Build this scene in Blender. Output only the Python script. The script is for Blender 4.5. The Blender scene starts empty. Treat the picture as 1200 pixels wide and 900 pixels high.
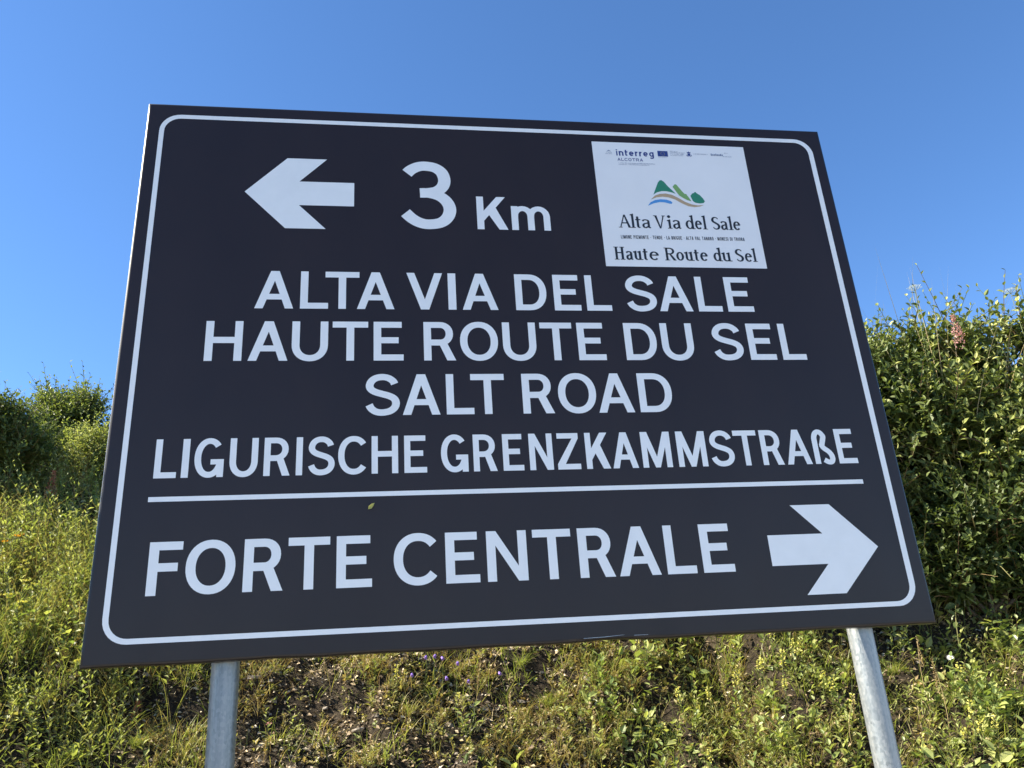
import bpy, math, random
import numpy as np
from mathutils import Vector, Matrix
from mathutils.geometry import tessellate_polygon

SC = bpy.context.scene
COL = SC.collection
R_ = math.radians
rng = np.random.default_rng(7)
random.seed(7)

# ------------------------------------------------------------------ camera
cam = bpy.data.cameras.new('camera'); cam_o = bpy.data.objects.new('camera', cam); COL.objects.link(cam_o)
cam.sensor_width = 36.0; cam.lens = 36.0 * 978.0 / 1200.0
cam.clip_start = 0.05; cam.clip_end = 3000
BOT = 1.65                                   # height of the sign's bottom edge over the track
rot = Matrix(((0.98871932, 0.00613606, -0.14965446),
              (-0.13644589, -0.37521835, -0.91683898),
              (-0.06177887, 0.92691615, -0.37014839)))
cam_o.matrix_world = Matrix.Translation((0.64897, -1.97852, BOT - 0.15193)) @ rot.to_4x4()
SC.camera = cam_o

# ------------------------------------------------------------------ sky and sun
SUN_AZ, SUN_EL = R_(-87), R_(39)              # azimuth clockwise from +Y
w = bpy.data.worlds.new('World'); SC.world = w; w.use_nodes = True
nt = w.node_tree; nt.nodes.clear()
sky = nt.nodes.new('ShaderNodeTexSky'); sky.sky_type = 'NISHITA'; sky.sun_disc = False
sky.sun_elevation = SUN_EL; sky.sun_rotation = SUN_AZ
sky.altitude = 2000; sky.air_density = 0.9; sky.dust_density = 0.3; sky.ozone_density = 3.0
bg = nt.nodes.new('ShaderNodeBackground'); bg.inputs['Strength'].default_value = 0.089
wo = nt.nodes.new('ShaderNodeOutputWorld')
hs = nt.nodes.new('ShaderNodeHueSaturation'); hs.inputs['Saturation'].default_value = 1.14; hs.inputs['Hue'].default_value = .501
nt.links.new(sky.outputs[0], hs.inputs['Color']); nt.links.new(hs.outputs[0], bg.inputs[0]); nt.links.new(bg.outputs[0], wo.inputs[0])
sl = bpy.data.lights.new('sun', 'SUN'); sl.energy = 5.0; sl.angle = R_(0.53); sl.color = (1.0, 0.91, 0.75)
so = bpy.data.objects.new('sun', sl); COL.objects.link(so)
sd = Vector((math.sin(SUN_AZ) * math.cos(SUN_EL), math.cos(SUN_AZ) * math.cos(SUN_EL), math.sin(SUN_EL)))
so.rotation_euler = sd.to_track_quat('Z', 'Y').to_euler(); so.location = (-5, 1, 8)
SC.view_settings.view_transform = 'Standard'; SC.view_settings.look = 'None'
SC.view_settings.exposure = 1.8; SC.view_settings.gamma = 1.0
SC.render.resolution_x = 1024; SC.render.resolution_y = 768

# ------------------------------------------------------------------ helpers: meshes
def link_mesh(name, V, F, mat=None, parent=None, tint=None, smooth=False, tint_name='tint'):
    """V (n,3) array, F list of (m,k) arrays of equal-size faces"""
    V = np.asarray(V, np.float32).reshape(-1, 3)
    if not isinstance(F, list): F = [F]
    me = bpy.data.meshes.new(name)
    me.vertices.add(len(V)); me.vertices.foreach_set('co', V.ravel())
    idx = np.concatenate([np.asarray(f, np.int32).ravel() for f in F])
    tot = np.concatenate([np.full(len(f), np.asarray(f).shape[1], np.int32) for f in F])
    me.loops.add(len(idx)); me.loops.foreach_set('vertex_index', idx)
    me.polygons.add(len(tot))
    me.polygons.foreach_set('loop_start', np.concatenate([[0], np.cumsum(tot)[:-1]]).astype(np.int32))
    me.polygons.foreach_set('loop_total', tot)
    if tint is not None:
        a = me.attributes.new(tint_name, 'FLOAT', 'POINT'); a.data.foreach_set('value', np.asarray(tint, np.float32))
    me.polygons.foreach_set('use_smooth', np.full(len(tot), smooth, bool))
    me.update(calc_edges=True)
    if mat: me.materials.append(mat)
    o = bpy.data.objects.new(name, me); COL.objects.link(o)
    if parent: o.parent = parent
    return o

def tag(o, label=None, cat=None, group=None, kind=None):
    if label: o['label'] = label
    if cat: o['category'] = cat
    if group: o['group'] = group
    if kind: o['kind'] = kind
    return o

def thing(name, loc, label, cat, group=None, rz=0.0):
    o = bpy.data.objects.new(name, None); COL.objects.link(o); o.empty_display_size = 0.05
    o.location = loc; o.rotation_euler = (0, 0, rz)
    return tag(o, label, cat, group)

class MB:
    def __init__(s): s.v = []; s.f3 = []; s.f4 = []; s.t = []; s.n = 0
    def add(s, V, F, tint=0.5):
        V = np.asarray(V, float).reshape(-1, 3); F = np.asarray(F, int)
        (s.f3 if F.shape[1] == 3 else s.f4).append(F + s.n)
        s.v.append(V); s.t.append(np.broadcast_to(np.asarray(tint, float), (len(V),))); s.n += len(V)
        return s
    def box(s, a, b, tint=0.5):
        (x0, y0, z0), (x1, y1, z1) = a, b
        V = [(x0,y0,z0),(x1,y0,z0),(x1,y1,z0),(x0,y1,z0),(x0,y0,z1),(x1,y0,z1),(x1,y1,z1),(x0,y1,z1)]
        return s.add(V, [(0,3,2,1),(4,5,6,7),(0,1,5,4),(1,2,6,5),(2,3,7,6),(3,0,4,7)], tint)
    def build(s, name, mat, parent=None, smooth=False):
        F = []
        if s.f3: F.append(np.concatenate(s.f3))
        if s.f4: F.append(np.concatenate(s.f4))
        return link_mesh(name, np.concatenate(s.v), F, mat, parent, np.concatenate(s.t), smooth)

def norm(a): return a / np.maximum(np.linalg.norm(a, axis=-1, keepdims=True), 1e-9)

# leaf templates: u along, v across, w out of the blade
LEAF8 = (np.array([(0,0,0),(.30,-.46,.10),(.30,.46,.10),(.68,-.36,.07),(.68,.36,.07),(1,0,-.10),(.32,0,-.02),(.68,0,-.03)]),
         np.array([(0,1,6),(0,6,2),(1,3,7),(1,7,6),(6,7,4),(6,4,2),(3,5,7),(7,5,4)]))
LEAF4 = (np.array([(0,0,0),(.45,-.5,.10),(.45,.5,.10),(1,0,-.08),(.45,0,-.02)]),
         np.array([(0,1,4),(0,4,2),(1,3,4),(4,3,2)]))
def leaves(P, D, N, L, W, tint, tmpl=LEAF4, fold=1.0):
    P = np.asarray(P, float); n = len(P)
    D = norm(np.asarray(D, float)); S = norm(np.cross(D, np.asarray(N, float))); Nn = np.cross(S, D)
    T, F = tmpl; L = np.broadcast_to(L, (n,)); W = np.broadcast_to(W, (n,))
    V = (P[:, None] + D[:, None] * (T[None, :, 0:1] * L[:, None, None]) + S[:, None] * (T[None, :, 1:2] * W[:, None, None])
         + Nn[:, None] * (T[None, :, 2:3] * (L * fold)[:, None, None]))
    k = len(T)
    return V.reshape(-1, 3), (F[None] + (np.arange(n) * k)[:, None, None]).reshape(-1, 3), np.repeat(np.broadcast_to(tint, (n,)), k)

def tubes(paths, rad, sides=3, tint=0.5):
    """paths (n,k,3), rad (n,k)"""
    paths = np.asarray(paths, float); n, k, _ = paths.shape
    rad = np.broadcast_to(rad, (n, k))
    T = np.gradient(paths, axis=1); T = norm(T)
    ref = np.where(np.abs(T[..., 2:3]) > .9, np.array([1., 0, 0]), np.array([0., 0, 1.]))
    A = norm(np.cross(T, ref)); B = np.cross(T, A)
    an = np.arange(sides) * 2 * np.pi / sides
    V = paths[:, :, None] + rad[:, :, None, None] * (A[:, :, None] * np.cos(an)[None, None, :, None] + B[:, :, None] * np.sin(an)[None, None, :, None])
    q = []
    for i in range(k - 1):
        for j in range(sides):
            j2 = (j + 1) % sides
            q.append((i * sides + j, i * sides + j2, (i + 1) * sides + j2, (i + 1) * sides + j))
    q = np.array(q)
    F = (q[None] + (np.arange(n) * k * sides)[:, None, None]).reshape(-1, 4)
    return V.reshape(-1, 3), F, np.repeat(np.broadcast_to(tint, (n,)), k * sides)

def blades(P, D, L, W, bend, tint, k=5):
    """grass blades: base P, start direction D (unit, mostly up), bend = how far the tip falls over"""
    n = len(P); D = norm(D)
    H = D.copy(); H[:, 2] = 0; H = norm(H + 1e-4)
    side = norm(np.cross(H, np.array([0, 0, 1.]))); th = rng.uniform(-.7, .7, n)[:, None]
    side = norm(side * np.cos(th) + H * np.sin(th))
    u = np.linspace(0, 1, k)
    L = np.broadcast_to(L, (n,)); bend = np.broadcast_to(bend, (n,)); W = np.broadcast_to(W, (n,))
    c = P[:, None] + D[:, None] * (u[None, :, None] * L[:, None, None]) + (H * bend[:, None] * L[:, None])[:, None] * (u ** 2)[None, :, None]
    c[:, :, 2] -= (bend * L)[:, None] * .55 * (u ** 2.5)[None]
    wd = (1 - u ** 1.8) * .9 + .1
    a = c[:, :-1] + side[:, None] * (W[:, None] * wd[None, :-1])[..., None] * .5
    b = c[:, :-1] - side[:, None] * (W[:, None] * wd[None, :-1])[..., None] * .5
    V = np.concatenate([a, b, c[:, -1:]], 1)
    m = k - 1; q = np.array([(i, i + 1, m + i + 1, m + i) for i in range(m - 1)]); t = np.array([(m - 1, 2 * m, 2 * m - 1)])
    off = (np.arange(n) * (2 * m + 1))[:, None, None]
    return V.reshape(-1, 3), (q[None] + off).reshape(-1, 4), (t[None] + off).reshape(-1, 3), np.repeat(np.broadcast_to(tint, (n,)), 2 * m + 1)

# ------------------------------------------------------------------ helpers: noise and terrain
_T = np.random.default_rng(3).random((256, 256))
def vn(x, y):
    x = np.asarray(x, float); y = np.asarray(y, float)
    xi = np.floor(x).astype(int); yi = np.floor(y).astype(int); fx = x - xi; fy = y - yi
    fx = fx * fx * (3 - 2 * fx); fy = fy * fy * (3 - 2 * fy)
    g = lambda i, j: _T[i % 256, j % 256]
    return ((g(xi, yi) * (1 - fx) + g(xi + 1, yi) * fx) * (1 - fy) + (g(xi, yi + 1) * (1 - fx) + g(xi + 1, yi + 1) * fx) * fy) * 2 - 1
def sstep(a, b, x): t = np.clip((x - a) / (b - a), 0, 1); return t * t * (3 - 2 * t)
def bank(x, y):
    x = np.asarray(x, float); y = np.asarray(y, float)
    y0 = 0.55 - 0.75 * sstep(1.7, 3.4, x) + .06 * np.sin(1.7 * x + 1) + .05 * vn(x * .7, 3.3)
    s = y - y0
    z = 0.95 * np.maximum(0, np.sqrt(s * s + .03) * .5 + s * .5 - .01)
    top = 3.15 + .18 * vn(x * .35 + 9, y * .2) + .03 * np.clip(y - 5, 0, 60)
    d = top - z; z = np.where(d > .6, z, top - .6 * np.exp(np.clip((d - .6) / .6, -20, 0)))
    return z
def hgt(x, y):
    z = bank(x, y)
    m = np.clip(z / .25, 0, 1) * np.exp(-np.clip(np.hypot(np.asarray(x) - .8, np.asarray(y) - 2) - 9, 0, 80) / 20)
    n = .08 * vn(x * 1.6, y * 1.9) + .13 * (.5 - np.abs(vn(x * 2.3 + 3, y * 3.1 + 1)))  + .075 * vn(x * 4.1 + 7, y * 5.5) + .06 * np.abs(vn(x * 8 + 1, y * 10)) + .022 * vn(x * 20, y * 24)
    return z + n * m - .01
def at(x, y, dz=0.0): return Vector((float(x), float(y), float(hgt(x, y)) + dz))

# ------------------------------------------------------------------ materials
def mat(name):
    m = bpy.data.materials.new(name); m.use_nodes = True
    n = m.node_tree; n.nodes.clear()
    out = n.nodes.new('ShaderNodeOutputMaterial'); p = n.nodes.new('ShaderNodeBsdfPrincipled')
    n.links.new(p.outputs[0], out.inputs[0])
    return m, n, p, out
def simple(name, col, rough=.6, metal=0.0, spec=.5):
    m, n, p, out = mat(name)
    p.inputs['Base Color'].default_value = (*col, 1); p.inputs['Roughness'].default_value = rough
    p.inputs['Metallic'].default_value = metal; p.inputs['Specular IOR Level'].default_value = spec
    return m
def ramp(n, fac, stops):
    r = n.nodes.new('ShaderNodeValToRGB'); n.links.new(fac, r.inputs[0])
    e = r.color_ramp.elements
    while len(e) < len(stops): e.new(.5)
    for i, (p, c) in enumerate(stops): e[i].position = p; e[i].color = (*c, 1)
    return r.outputs[0]
def noise(n, scale, detail=4, rough=.55, dim=None, vec=None):
    t = n.nodes.new('ShaderNodeTexNoise'); t.inputs['Scale'].default_value = scale
    t.inputs['Detail'].default_value = detail; t.inputs['Roughness'].default_value = rough
    if vec is not None: n.links.new(vec, t.inputs['Vector'])
    return t.outputs[0]
def objco(n, scale=(1, 1, 1)):
    c = n.nodes.new('ShaderNodeTexCoord'); m = n.nodes.new('ShaderNodeMapping'); m.inputs['Scale'].default_value = scale
    n.links.new(c.outputs['Object'], m.inputs[0]); return m.outputs[0]
def bump(n, p, h, strength=.3, dist=.01):
    b = n.nodes.new('ShaderNodeBump'); b.inputs['Strength'].default_value = strength; b.inputs['Distance'].default_value = dist
    n.links.new(h, b.inputs['Height']); n.links.new(b.outputs[0], p.inputs['Normal'])
def foliage(name, stops, trans=.35, rough=.5, tcol=1.35, spec=.35):
    """colour by each leaf's own tint; part of the light passes through the blade"""
    m, n, p, out = mat(name)
    a = n.nodes.new('ShaderNodeAttribute'); a.attribute_name = 'tint'
    c = ramp(n, a.outputs['Fac'], stops)
    n.links.new(c, p.inputs['Base Color']); p.inputs['Roughness'].default_value = rough
    p.inputs['Specular IOR Level'].default_value = spec
    if trans > 0:
        tr = n.nodes.new('ShaderNodeBsdfTranslucent'); mx = n.nodes.new('ShaderNodeMixShader'); mx.inputs[0].default_value = trans
        v = n.nodes.new('ShaderNodeMix'); v.data_type = 'RGBA'; v.blend_type = 'MULTIPLY'; v.inputs[0].default_value = 1
        n.links.new(c, v.inputs[6]); v.inputs[7].default_value = (tcol * 1.1, tcol * 1.15, tcol * .55, 1)
        n.links.new(v.outputs[2], tr.inputs[0])
        n.links.new(p.outputs[0], mx.inputs[1]); n.links.new(tr.outputs[0], mx.inputs[2]); n.links.new(mx.outputs[0], out.inputs[0])
    return m

M = {}
# sign face: matt dark brown film with faint streaks and dust
m, n, p, o_ = mat('sign_brown_film')
nz = noise(n, 3.0, 5, .6, vec=objco(n, (1, 1, .45)))
n.links.new(ramp(n, nz, [(.3, (.0195, .0112, .0094)), (.7, (.0270, .0162, .0133))]), p.inputs['Base Color'])
rr = n.nodes.new('ShaderNodeMapRange'); n.links.new(noise(n, 9, 4, .6, vec=objco(n, (1, 1, .3))), rr.inputs[0])
rr.inputs[3].default_value = .26; rr.inputs[4].default_value = .36; n.links.new(rr.outputs[0], p.inputs['Roughness'])
p.inputs['Specular IOR Level'].default_value = .36
bump(n, p, noise(n, 2.2, 2, .5, vec=objco(n)), .25, .004)
M['brown'] = m
# white reflective film
m, n, p, o_ = mat('sign_white_film')
n.links.new(ramp(n, noise(n, 14, 4, .6, vec=objco(n)), [(.3, (.77, .785, .775)), (.7, (.82, .835, .825))]), p.inputs['Base Color'])
p.inputs['Roughness'].default_value = .4; M['white'] = m
m, n, p, o_ = mat('sticker_white_film')
n.links.new(ramp(n, noise(n, 6, 4, .6, vec=objco(n)), [(.3, (.77, .77, .76)), (.7, (.81, .81, .80))]), p.inputs['Base Color'])
p.inputs['Roughness'].default_value = .35; M['sticker'] = m
M['ink'] = simple('black_ink', (.012, .014, .018), .45)
M['navy'] = simple('navy_ink', (.02, .045, .20), .45)
M['greyink'] = simple('grey_blue_ink', (.17, .21, .30), .5)
M['green1'] = simple('green_ink', (.03, .22, .12), .45)
M['green2'] = simple('light_green_ink', (.19, .36, .11), .45)
M['tan'] = simple('tan_ink', (.46, .33, .19), .45)
M['sky'] = simple('blue_ink', (.07, .28, .62), .45)
M['yellow_ink'] = simple('yellow_ink', (.7, .5, .05), .45)
# aluminium of the tray
m, n, p, o_ = mat('aluminium')
p.inputs['Metallic'].default_value = .85; n.links.new(ramp(n, noise(n, 30, 4, .6, vec=objco(n)), [(.3, (.55, .56, .57)), (.7, (.68, .69, .70))]), p.inputs['Base Color'])
p.inputs['Roughness'].default_value = .45; M['alu'] = m
# galvanised tube with zinc spangle and vertical run marks
m, n, p, o_ = mat('galvanised_steel')
p.inputs['Metallic'].default_value = .55; p.inputs['Roughness'].default_value = .42
vo = n.nodes.new('ShaderNodeTexVoronoi'); vo.inputs['Scale'].default_value = 210; n.links.new(objco(n, (1, 1, .6)), vo.inputs['Vector'])
s1 = noise(n, 26, 5, .65, vec=objco(n, (1, 1, .04)))
ad = n.nodes.new('ShaderNodeMix'); ad.data_type = 'FLOAT'; ad.inputs[0].default_value = .16
n.links.new(s1, ad.inputs[2]); n.links.new(vo.outputs['Color'], ad.inputs[3])
n.links.new(ramp(n, ad.outputs[0], [(.30, (.12, .14, .155)), (.50, (.25, .275, .285)), (.68, (.37, .385, .385))]), p.inputs['Base Color'])
rr = n.nodes.new('ShaderNodeMapRange'); n.links.new(vo.outputs['Color'], rr.inputs[0]); rr.inputs[3].default_value = .33; rr.inputs[4].default_value = .52
n.links.new(rr.outputs[0], p.inputs['Roughness'])
M['galv'] = m
# earth of the bank
m, n, p, o_ = mat('stony_earth')
c1 = noise(n, 5, 6, .65, vec=objco(n)); c2 = noise(n, 60, 5, .7, vec=objco(n))
mx = n.nodes.new('ShaderNodeMix'); mx.data_type = 'FLOAT'; mx.inputs[0].default_value = .6
n.links.new(c1, mx.inputs[2]); n.links.new(c2, mx.inputs[3])
n.links.new(ramp(n, mx.outputs[0], [(.36, (.014, .011, .008)), (.5, (.034, .026, .017)), (.62, (.075, .058, .038)), (.72, (.17, .14, .10))]), p.inputs['Base Color'])
p.inputs['Roughness'].default_value = .95; p.inputs['Specular IOR Level'].default_value = .15
bump(n, p, c2, .9, .02); M['earth'] = m
m, n, p, o_ = mat('gravel_track')
c2 = noise(n, 45, 6, .7, vec=objco(n))
n.links.new(ramp(n, c2, [(.35, (.30, .275, .24)), (.65, (.50, .465, .41))]), p.inputs['Base Color'])
p.inputs['Roughness'].default_value = .95; bump(n, p, c2, .8, .02); M['gravel'] = m
m, n, p, o_ = mat('limestone')
c2 = noise(n, 40, 6, .7, vec=objco(n))
n.links.new(ramp(n, c2, [(.35, (.13, .105, .08)), (.65, (.34, .295, .235))]), p.inputs['Base Color'])
p.inputs['Roughness'].default_value = .9; bump(n, p, c2, .7, .01); M['stone'] = m
# foliage
M['litter'] = foliage('leaf_litter', [(0, (.06, .042, .025)), (.4, (.17, .12, .068)), (.7, (.38, .29, .17)), (1, (.62, .54, .38))], 0, .7)
M['herb'] = foliage('low_herb_leaves', [(0, (.29, .21, .10)), (.25, (.31, .27, .11)), (.6, (.19, .22, .065)), (1, (.33, .35, .12))], .3, .55)
M['grass'] = foliage('grass_blades', [(0, (.40, .31, .15)), (.3, (.30, .28, .10)), (.65, (.17, .21, .055)), (1, (.29, .33, .09))], .35, .45)
M['straw'] = foliage('dry_grass', [(0, (.20, .13, .06)), (.5, (.36, .26, .12)), (1, (.52, .44, .26))], .2, .6)
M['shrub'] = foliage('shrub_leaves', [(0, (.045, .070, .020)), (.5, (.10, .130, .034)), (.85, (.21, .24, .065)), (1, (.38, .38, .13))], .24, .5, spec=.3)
M['tree'] = foliage('tree_leaves', [(0, (.060, .085, .028)), (.5, (.12, .15, .045)), (1, (.23, .25, .085))], .35, .5)
M['willow'] = foliage('pale_leaves', [(0, (.15, .19, .05)), (.5, (.26, .29, .09)), (1, (.48, .46, .26))], .35, .55)
M['broad'] = foliage('broad_leaves', [(0, (.10, .15, .045)), (.5, (.20, .25, .075)), (1, (.36, .38, .13))], .35, .42, spec=.5)
M['stem'] = foliage('green_stems', [(0, (.16, .09, .05)), (.5, (.13, .14, .045)), (1, (.10, .16, .035))], 0, .6)
M['bark'] = foliage('bark', [(0, (.06, .045, .03)), (1, (.14, .11, .08))], 0, .85)
M['yellow'] = foliage('yellow_petals', [(0, (.42, .42, .15)), (.5, (.66, .62, .16)), (1, (.80, .72, .22))], .3, .5, 1.0)
M['orange'] = foliage('orange_petals', [(0, (.70, .33, .02)), (1, (.80, .48, .03))], .3, .5, 1.0)
M['violet'] = foliage('violet_petals', [(0, (.16, .09, .42)), (1, (.34, .22, .70))], .35, .5, 1.0)
M['pink'] = foliage('pink_petals', [(0, (.42, .17, .17)), (1, (.62, .36, .36))], .3, .5, 1.0)
M['petal'] = foliage('white_petals', [(0, (.70, .70, .68)), (1, (.82, .82, .80))], .3, .5, .9)
M['rust'] = foliage('rust_red_seeds', [(0, (.22, .06, .035)), (1, (.42, .17, .10))], .2, .6, 1.0)

# ------------------------------------------------------------------ lettering outlines
def arc(cx, cz, rx, rz, a0, a1, n=14, e=1.0):
    t = np.radians(np.linspace(a0, a1, n)); c, s = np.cos(t), np.sin(t)
    return [(cx + rx * math.copysign(abs(a) ** e, a), cz + rz * math.copysign(abs(b) ** e, b)) for a, b in zip(c, s)]
def stroke(pts, s, b):
    """outline of a pen stroke; s = thickness where it runs upright, b = where it runs level"""
    P = np.array(pts, float); T = np.gradient(P, axis=0); T /= np.maximum(np.linalg.norm(T, axis=1, keepdims=True), 1e-9)
    N = np.stack([-T[:, 1], T[:, 0]], 1)
    s = np.broadcast_to(s, (len(P),)); b = np.broadcast_to(b, (len(P),))
    th = np.sqrt((N[:, 0] * s) ** 2 + (N[:, 1] * b) ** 2)[:, None] / 2
    return [tuple(q) for q in P + N * th] + [tuple(q) for q in (P - N * th)[::-1]]
def smooth(ctrl, n=8):
    """Catmull-Rom through the control points"""
    P = np.array([ctrl[0]] + list(ctrl) + [ctrl[-1]], float); out = []
    for i in range(1, len(P) - 2):
        for t in np.linspace(0, 1, n, endpoint=False):
            out.append(tuple(.5 * ((2 * P[i]) + (-P[i - 1] + P[i + 1]) * t + (2 * P[i - 1] - 5 * P[i] + 4 * P[i + 1] - P[i + 2]) * t * t + (-P[i - 1] + 3 * P[i] - 3 * P[i + 1] + P[i + 2]) * t ** 3)))
    return out + [tuple(P[-2])]
def rect(x0, z0, x1, z1): return [(x0, z0), (x1, z0), (x1, z1), (x0, z1)]
def glyph(ch, w, h, s, b):
    """list of (outer, [holes]) in a w x h box"""
    d = s * 1.08; m = w / 2
    if ch in 'A':
        t = d * .52; zb = h * .235; zt = zb + b * .95; k = (m - t) / h
        xi = lambda z: d + z * k
        za = (m - d) / k
        return [([(0, 0), (m - t, h), (m + t, h), (w, 0), (w - d, 0), (w - xi(zb), zb), (xi(zb), zb), (d, 0)], [[(xi(zt), zt), (w - xi(zt), zt), (m, za)]])]
    if ch == 'V':
        t = d * .52; k = (m - t) / h; za = (m - d) / k
        return [([(m - t, 0), (0, h), (d, h), (m, h - za), (w - d, h), (w, h), (m + t, 0)], [])]
    if ch == 'T': return [([(m - s / 2, 0), (m - s / 2, h - b), (0, h - b), (0, h), (w, h), (w, h - b), (m + s / 2, h - b), (m + s / 2, 0)], [])]
    if ch == 'I': return [(rect(0, 0, w, h), [])]
    if ch == 'L': return [([(0, 0), (0, h), (s, h), (s, b), (w, b), (w, 0)], [])]
    if ch in 'EF':
        c = h * .52
        o = [(0, 0), (0, h), (w * .95, h), (w * .95, h - b), (s, h - b), (s, c + b / 2), (w * .84, c + b / 2), (w * .84, c - b / 2), (s, c - b / 2)]
        return [(o + ([(s, b), (w, b), (w, 0)] if ch == 'E' else [(s, 0)]), [])]
    if ch == 'H':
        c = h * .52
        return [([(0, 0), (0, h), (s, h), (s, c + b / 2), (w - s, c + b / 2), (w - s, h), (w, h), (w, 0), (w - s, 0), (w - s, c - b / 2), (s, c - b / 2), (s, 0)], [])]
    if ch == 'N':
        k = h * s / (w - d)
        return [([(0, 0), (0, h), (d, h), (w - s, k), (w - s, h), (w, h), (w, 0), (w - d, 0), (s, h - k), (s, 0)], [])]
    if ch == 'M':
        v = s * .42; z1 = h * (1 - s / (m - v)) + h * .02
        return [([(0, 0), (0, h), (d * 1.1, h), (m, h * .30), (w - d * 1.1, h), (w, h), (w, 0), (w - s, 0), (w - s, z1), (m + v, 0), (m - v, 0), (s, z1), (s, 0)], [])]
    if ch == 'Z': return [([(0, 0), (0, b), (w - d * 1.15, h - b), (w * .03, h - b), (w * .03, h), (w * .96, h), (w * .96, h - b), (d * 1.25, b), (w, b), (w, 0)], [])]
    if ch == 'K':
        xr = w * .95; z1 = h * .54; dd = d * 1.18; sl = (h - z1) / (xr - dd - s); z2 = z1 - dd * sl
        z2 = max(z2, h * .22); sl2 = (h - z2) / (xr - s); xj = s + (w - s) * .22; zj = z2 + sl2 * (xj - s)
        xk = s + (w - s) * .50; zk = z2 + sl2 * (xk - s)
        return [(rect(0, 0, s, h), []), ([(s * .9, z2 - .001 * h), (s * .9, z1), (xr - dd, h), (xr, h)], []), ([(w - dd, 0), (xj, zj + h * .02), (xk - h * .01, zk + h * .06), (w, 0)], [])]
    if ch == 'O':
        g = h * .012
        return [(arc(m, h / 2, m, h / 2 + g, 0, 360, 41, .94)[:-1], [arc(m, h / 2, m - s, h / 2 + g - b, 0, 360, 41, .94)[:-1]])]
    if ch == 'D':
        r = min(w * .55, h / 2)
        return [([(0, 0)] + arc(w - r, h / 2, r, h / 2, -90, 90, 21, .92) + [(0, h)], [[(s, b)] + arc(w - r, h / 2, r - s, h / 2 - b, -90, 90, 21, .92) + [(s, h - b)]])]
    if ch == 'U':
        r = h * .40; g = h * .015
        return [([(0, h)] + arc(m, r, m, r + g, 180, 360, 21, .94) + [(w, h), (w - s, h)] + arc(m, r, m - s, r + g - b, 360, 180, 21, .94) + [(s, h)], [])]
    if ch in 'RPB':
        zl = h * .385; wb = w * .93; r = (h - zl) / 2
        out = [(rect(0, 0, s, h), []), ([(s * .8, zl)] + arc(wb - r, zl + r, r, r, -90, 90, 15, .95) + [(s * .8, h)], [[(s, zl + b)] + arc(wb - r, zl + r, r - s, r - b, -90, 90, 15, .95) + [(s, h - b)]])]
        if ch == 'R': out.append(([(w - d * 1.1, 0), (w * .46, zl + b * .5), (w * .46 + d * 1.05, zl + b * .5), (w, 0)], []))
        if ch == 'B': out.append(([(s * .8, 0)] + arc(w - h * .2175, h * .2175, h * .2175, h * .2175, -90, 90, 13) + [(s * .8, h * .435)], [[(s, b)] + arc(w - h * .2175, h * .2175, h * .2175 - s, h * .2175 - b, -90, 90, 13) + [(s, h * .435 - b)]]))
        return out
    if ch == 'S':
        x0, x1 = s / 2, w - s / 2; zb, zt = b / 2 - h * .012, h - b / 2 + h * .012; u = x1 - x0; v = zt - zb
        c = [(.00, .215), (.09, .105), (.27, .02), (.50, 0), (.76, .035), (.94, .13), (1.0, .262), (.93, .385), (.74, .463), (.50, .515), (.25, .57), (.08, .645), (.02, .75), (.09, .88), (.26, .97), (.50, 1), (.72, .97), (.89, .885), (.955, .80)]
        return [(stroke(smooth([(x0 + a * u, zb + q * v) for a, q in c], 4), s, b), [])]
    if ch in 'CG':
        c = arc(m, h / 2, m - s / 2, h / 2 - b / 2 + h * .012, 42, 360 - (42 if ch == 'C' else 24), 40, .95)
        if ch == 'C':
            q = w / 1.80; c = arc(q, h / 2, q - s / 2, h / 2 - b / 2 + h * .012, 40, 320, 40, .93); return [(stroke(c, s, b), [])]
        return [(stroke(c, s, b), []), (rect(w - s, h * .0, w, h * .46), []), (rect(w * .55, h * .46 - b * .9, w, h * .46), [])]
    if ch == '3':
        c = [(.03, .865), (.13, .93), (.29, .985), (.46, 1), (.68, .975), (.84, .89), (.895, .755), (.84, .64), (.70, .565), (.50, .535), (.32, .53)]
        c2 = [(.32, .53), (.52, .53), (.76, .485), (.93, .39), (1.0, .26), (.94, .125), (.77, .03), (.50, -.0), (.30, .025), (.13, .09), (-.02, .185)]
        f = lambda c: stroke(smooth([(s / 2 + a * (w - s), b / 2 + q * (h - b)) for a, q in c], 5), s, b)
        return [(f(c), []), (f(c2), [])]
    if ch == 'ß':
        c = arc(s / 2 + w * .24, h * .70, w * .24, h * .30 - b / 2, 180, 20, 12) + [(w * .50, h * .60), (w * .46, h * .52), (w * .55, h * .44), (w * .72, h * .36), (w * .84, h * .26), (w - s / 2, h * .15), (w * .80, h * .06), (w * .64, b * .35), (w * .46, h * .115)]
        return [(rect(0, 0, s, h * .74), []), (stroke(smooth(c, 4), s, b * .95), [])]
    if ch in 'mn':
        k = 2 if ch == 'm' else 1; out = [(rect(0, 0, s, h), [])]; g = (w - s) / k
        for i in range(k):
            x0 = i * g; x1 = x0 + g; r = g / 2
            out.append((stroke([(x0 + s * .5, h * .55)] + arc((x0 + x1 + s) / 2, h * .58, r, h * .42 - b / 2 + .01 * h, 165, 0, 12) + [(x1 + s / 2, 0)], s, b), []))
        return out
    if ch == 'i': return [(rect(0, 0, w, h), []), (rect(0, h * 1.15, w, h * 1.38), [])]
    if ch == 't': return [(stroke([(w * .35, h * 1.3)] + [(w * .35, h * .3)] + arc(w * .35 + h * .2, h * .22, h * .2, h * .2 - b / 2, 180, 280, 6), s, b), []), (rect(0, h - b, w, h), [])]
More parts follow.
